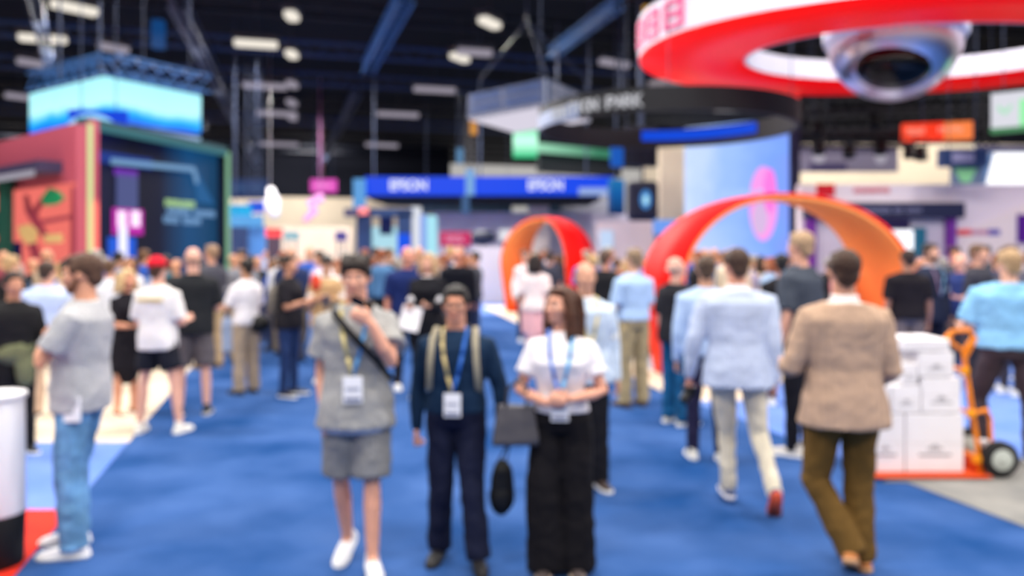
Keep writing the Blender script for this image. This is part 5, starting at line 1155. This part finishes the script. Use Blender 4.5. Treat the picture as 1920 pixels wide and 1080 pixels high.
zones = [('right of the black booth', 436, 640, 13, 40, 70), ('below the blue banner', 640, 760, 15, 38, 34), ('near the grey wall unit', 760, 890, 15, 26, 14), ('near the small arch', 955, 1110, 24.5, 34, 18), ('between the two arches', 1100, 1235, 14, 28, 28),
         ('seen through the big arch', 1290, 1475, 14, 21, 16), ('by the mauve booth wall', 1540, 1900, 13, 20, 16), ('before the black booth screens', 180, 420, 13, 16, 10), ('before the pink booth wall', 0, 160, 12.5, 15.5, 6)]
placed = [(o.location.x, o.location.y) for o in bpy.data.objects if o.type == 'EMPTY' and o.name.startswith('person')]
solid = [((645-960)/1500*33,33,4.2),((905-960)/1500*28,28,1.4),((1025-960)/1500*22.8,22.8,1.6),((850-960)/1500*30,30.5,1.4),((880-960)/1500*34,34,.6),((512-960)/1500*32,32,.8),((905-960)/1500*31,31,.7)]
heads = []
used = set()
def clear(x, y):
    if any(math.hypot(x-a, y-b) < .62 for a, b in placed): return False
    if any(math.hypot(x-a, y-b) < r_ for a, b, r_ in solid): return False
    if math.hypot(x-3.95, y-12.1) < 1.1 or abs(x-(1275-960)/1500*12.1) < .9 and abs(y-12.1) < 1.2 or abs(x-5.8) < .8 and abs(y-12.1) < 1.2: return False
    q = (V((x, y, 0))-A); 
    if -.5 < q.dot(D_) < L_+.5 and -.5 < q.dot(V((-D_.y, D_.x, 0))) < 3.2: return False
    return True
first = [True]*len(PROTO)
ZC = {}
for zn, x0, x1, y0, y1, n in zones:
    done = tries = 0
    keep = .22 if y1-y0 > 12 else .3
    ys_ = sorted((y0+(y1-y0)*rnd.random()**1.15 for _ in range(1500)))
    while done < n and tries < 1500:
        Yv = ys_[tries]; tries += 1
        px = x0+(x1-x0)*rnd.random(); X = (px-CX)/F*Yv
        if not clear(X, Yv): continue
        hw_ = .1*F/Yv
        iv = (px-hw_, px+hw_)
        cov = 0
        for (b0, b1, by) in heads:
            if by < Yv: cov = max(cov, (min(iv[1], b1)-max(iv[0], b0))/(2*hw_))
        if cov > .5 or (rnd.random() > keep): continue
        for _ in range(200):
            pi = rnd.randrange(len(PROTO)); sn, sc_ = rnd.choices(SHIRTS, WT)[0]; hn, hc = rnd.choice(HAIRS); fn, fy = rnd.choice(FACE)
            if PROTO[pi][2]['hs'] == 'bald': hn2 = 'thinning %s hair' % hn
            else: hn2 = ('long ' if PROTO[pi][2]['hs'] == 'long' else '')+hn+' hair'
            lab = '%s in %s top, %s, %s, %s' % ('person', sn, hn2, fn, zn)
            if lab not in used: break
        else: continue
        if len(lab.split()) > 16 or lab in used: continue
        ZC[zn] = ZC.get(zn, 0)+1; used.add(lab); placed.append((X, Yv)); heads.append((iv[0], iv[1], Yv)); done += 1
        src, kids, sp_ = PROTO[pi]
        if first[pi]: r_ = src; ks = kids; first[pi] = False
        else:
            r_ = src.copy(); COL.objects.link(r_); ks = []
            for ch in kids:
                c_ = ch.copy(); COL.objects.link(c_); c_.parent = r_; ks.append(c_)
        Hh = rnd.uniform(1.66, 1.9) if sp_['sex'] == 'm' else rnd.uniform(1.58, 1.74)
        if Yv > 24: Hh += .05
        r_.location = (X, Yv, .008); r_.scale = [Hh/1.75]*3; r_.rotation_euler.z = R(fy+rnd.uniform(-25, 25))
        tag(r_, lab, 'person', 'visitors in the far crowd')
        bot = rnd.choice([(30,32,44),(44,56,90),(24,24,28),(150,134,110),(90,90,98),(60,60,70)])
        for c_ in ks:
            b_ = c_.name.split('.')[0]
            c_.color = s2l(sc_ if b_ == 'shirt' else bot if b_ == 'trousers' else hc if b_ == 'hair' else (128,128,128))+(1,)
for f_, (r_, ks, _) in zip(first, PROTO):
    if f_:
        for c_ in ks: bpy.data.objects.remove(c_)
        bpy.data.objects.remove(r_)
bpy.data.scenes.remove(TMP)

# ================================================================ air, camera, exposure
w_ = bpy.data.worlds.new('world'); C.world = w_; w_.use_nodes = True
w_.node_tree.nodes['Background'].inputs[0].default_value = (1, .96, .92, 1); w_.node_tree.nodes['Background'].inputs[1].default_value = WORLD
cam = bpy.data.cameras.new('camera'); co = bpy.data.objects.new('camera', cam); COL.objects.link(co); C.camera = co
co.location = (0, 0, CAM); co.rotation_euler = (math.pi/2, 0, 0)
cam.sensor_width = 36; cam.lens = F*36/1920; cam.shift_x = 0; cam.shift_y = -(540-HOR)/1920
cam.clip_start = .05; cam.clip_end = 300
if DEFOCUS:
    cam.dof.use_dof = True; cam.dof.focus_distance = .75; cam.dof.aperture_fstop = 3.2
vs = C.view_settings; vs.view_transform = 'Standard'; vs.look = 'None'; vs.gamma = 1; vs.exposure = EXPO; vs.use_curve_mapping = False
C.cycles.max_bounces = 6; C.cycles.diffuse_bounces = 3; C.cycles.glossy_bounces = 3
C.cycles.sample_clamp_indirect = 5
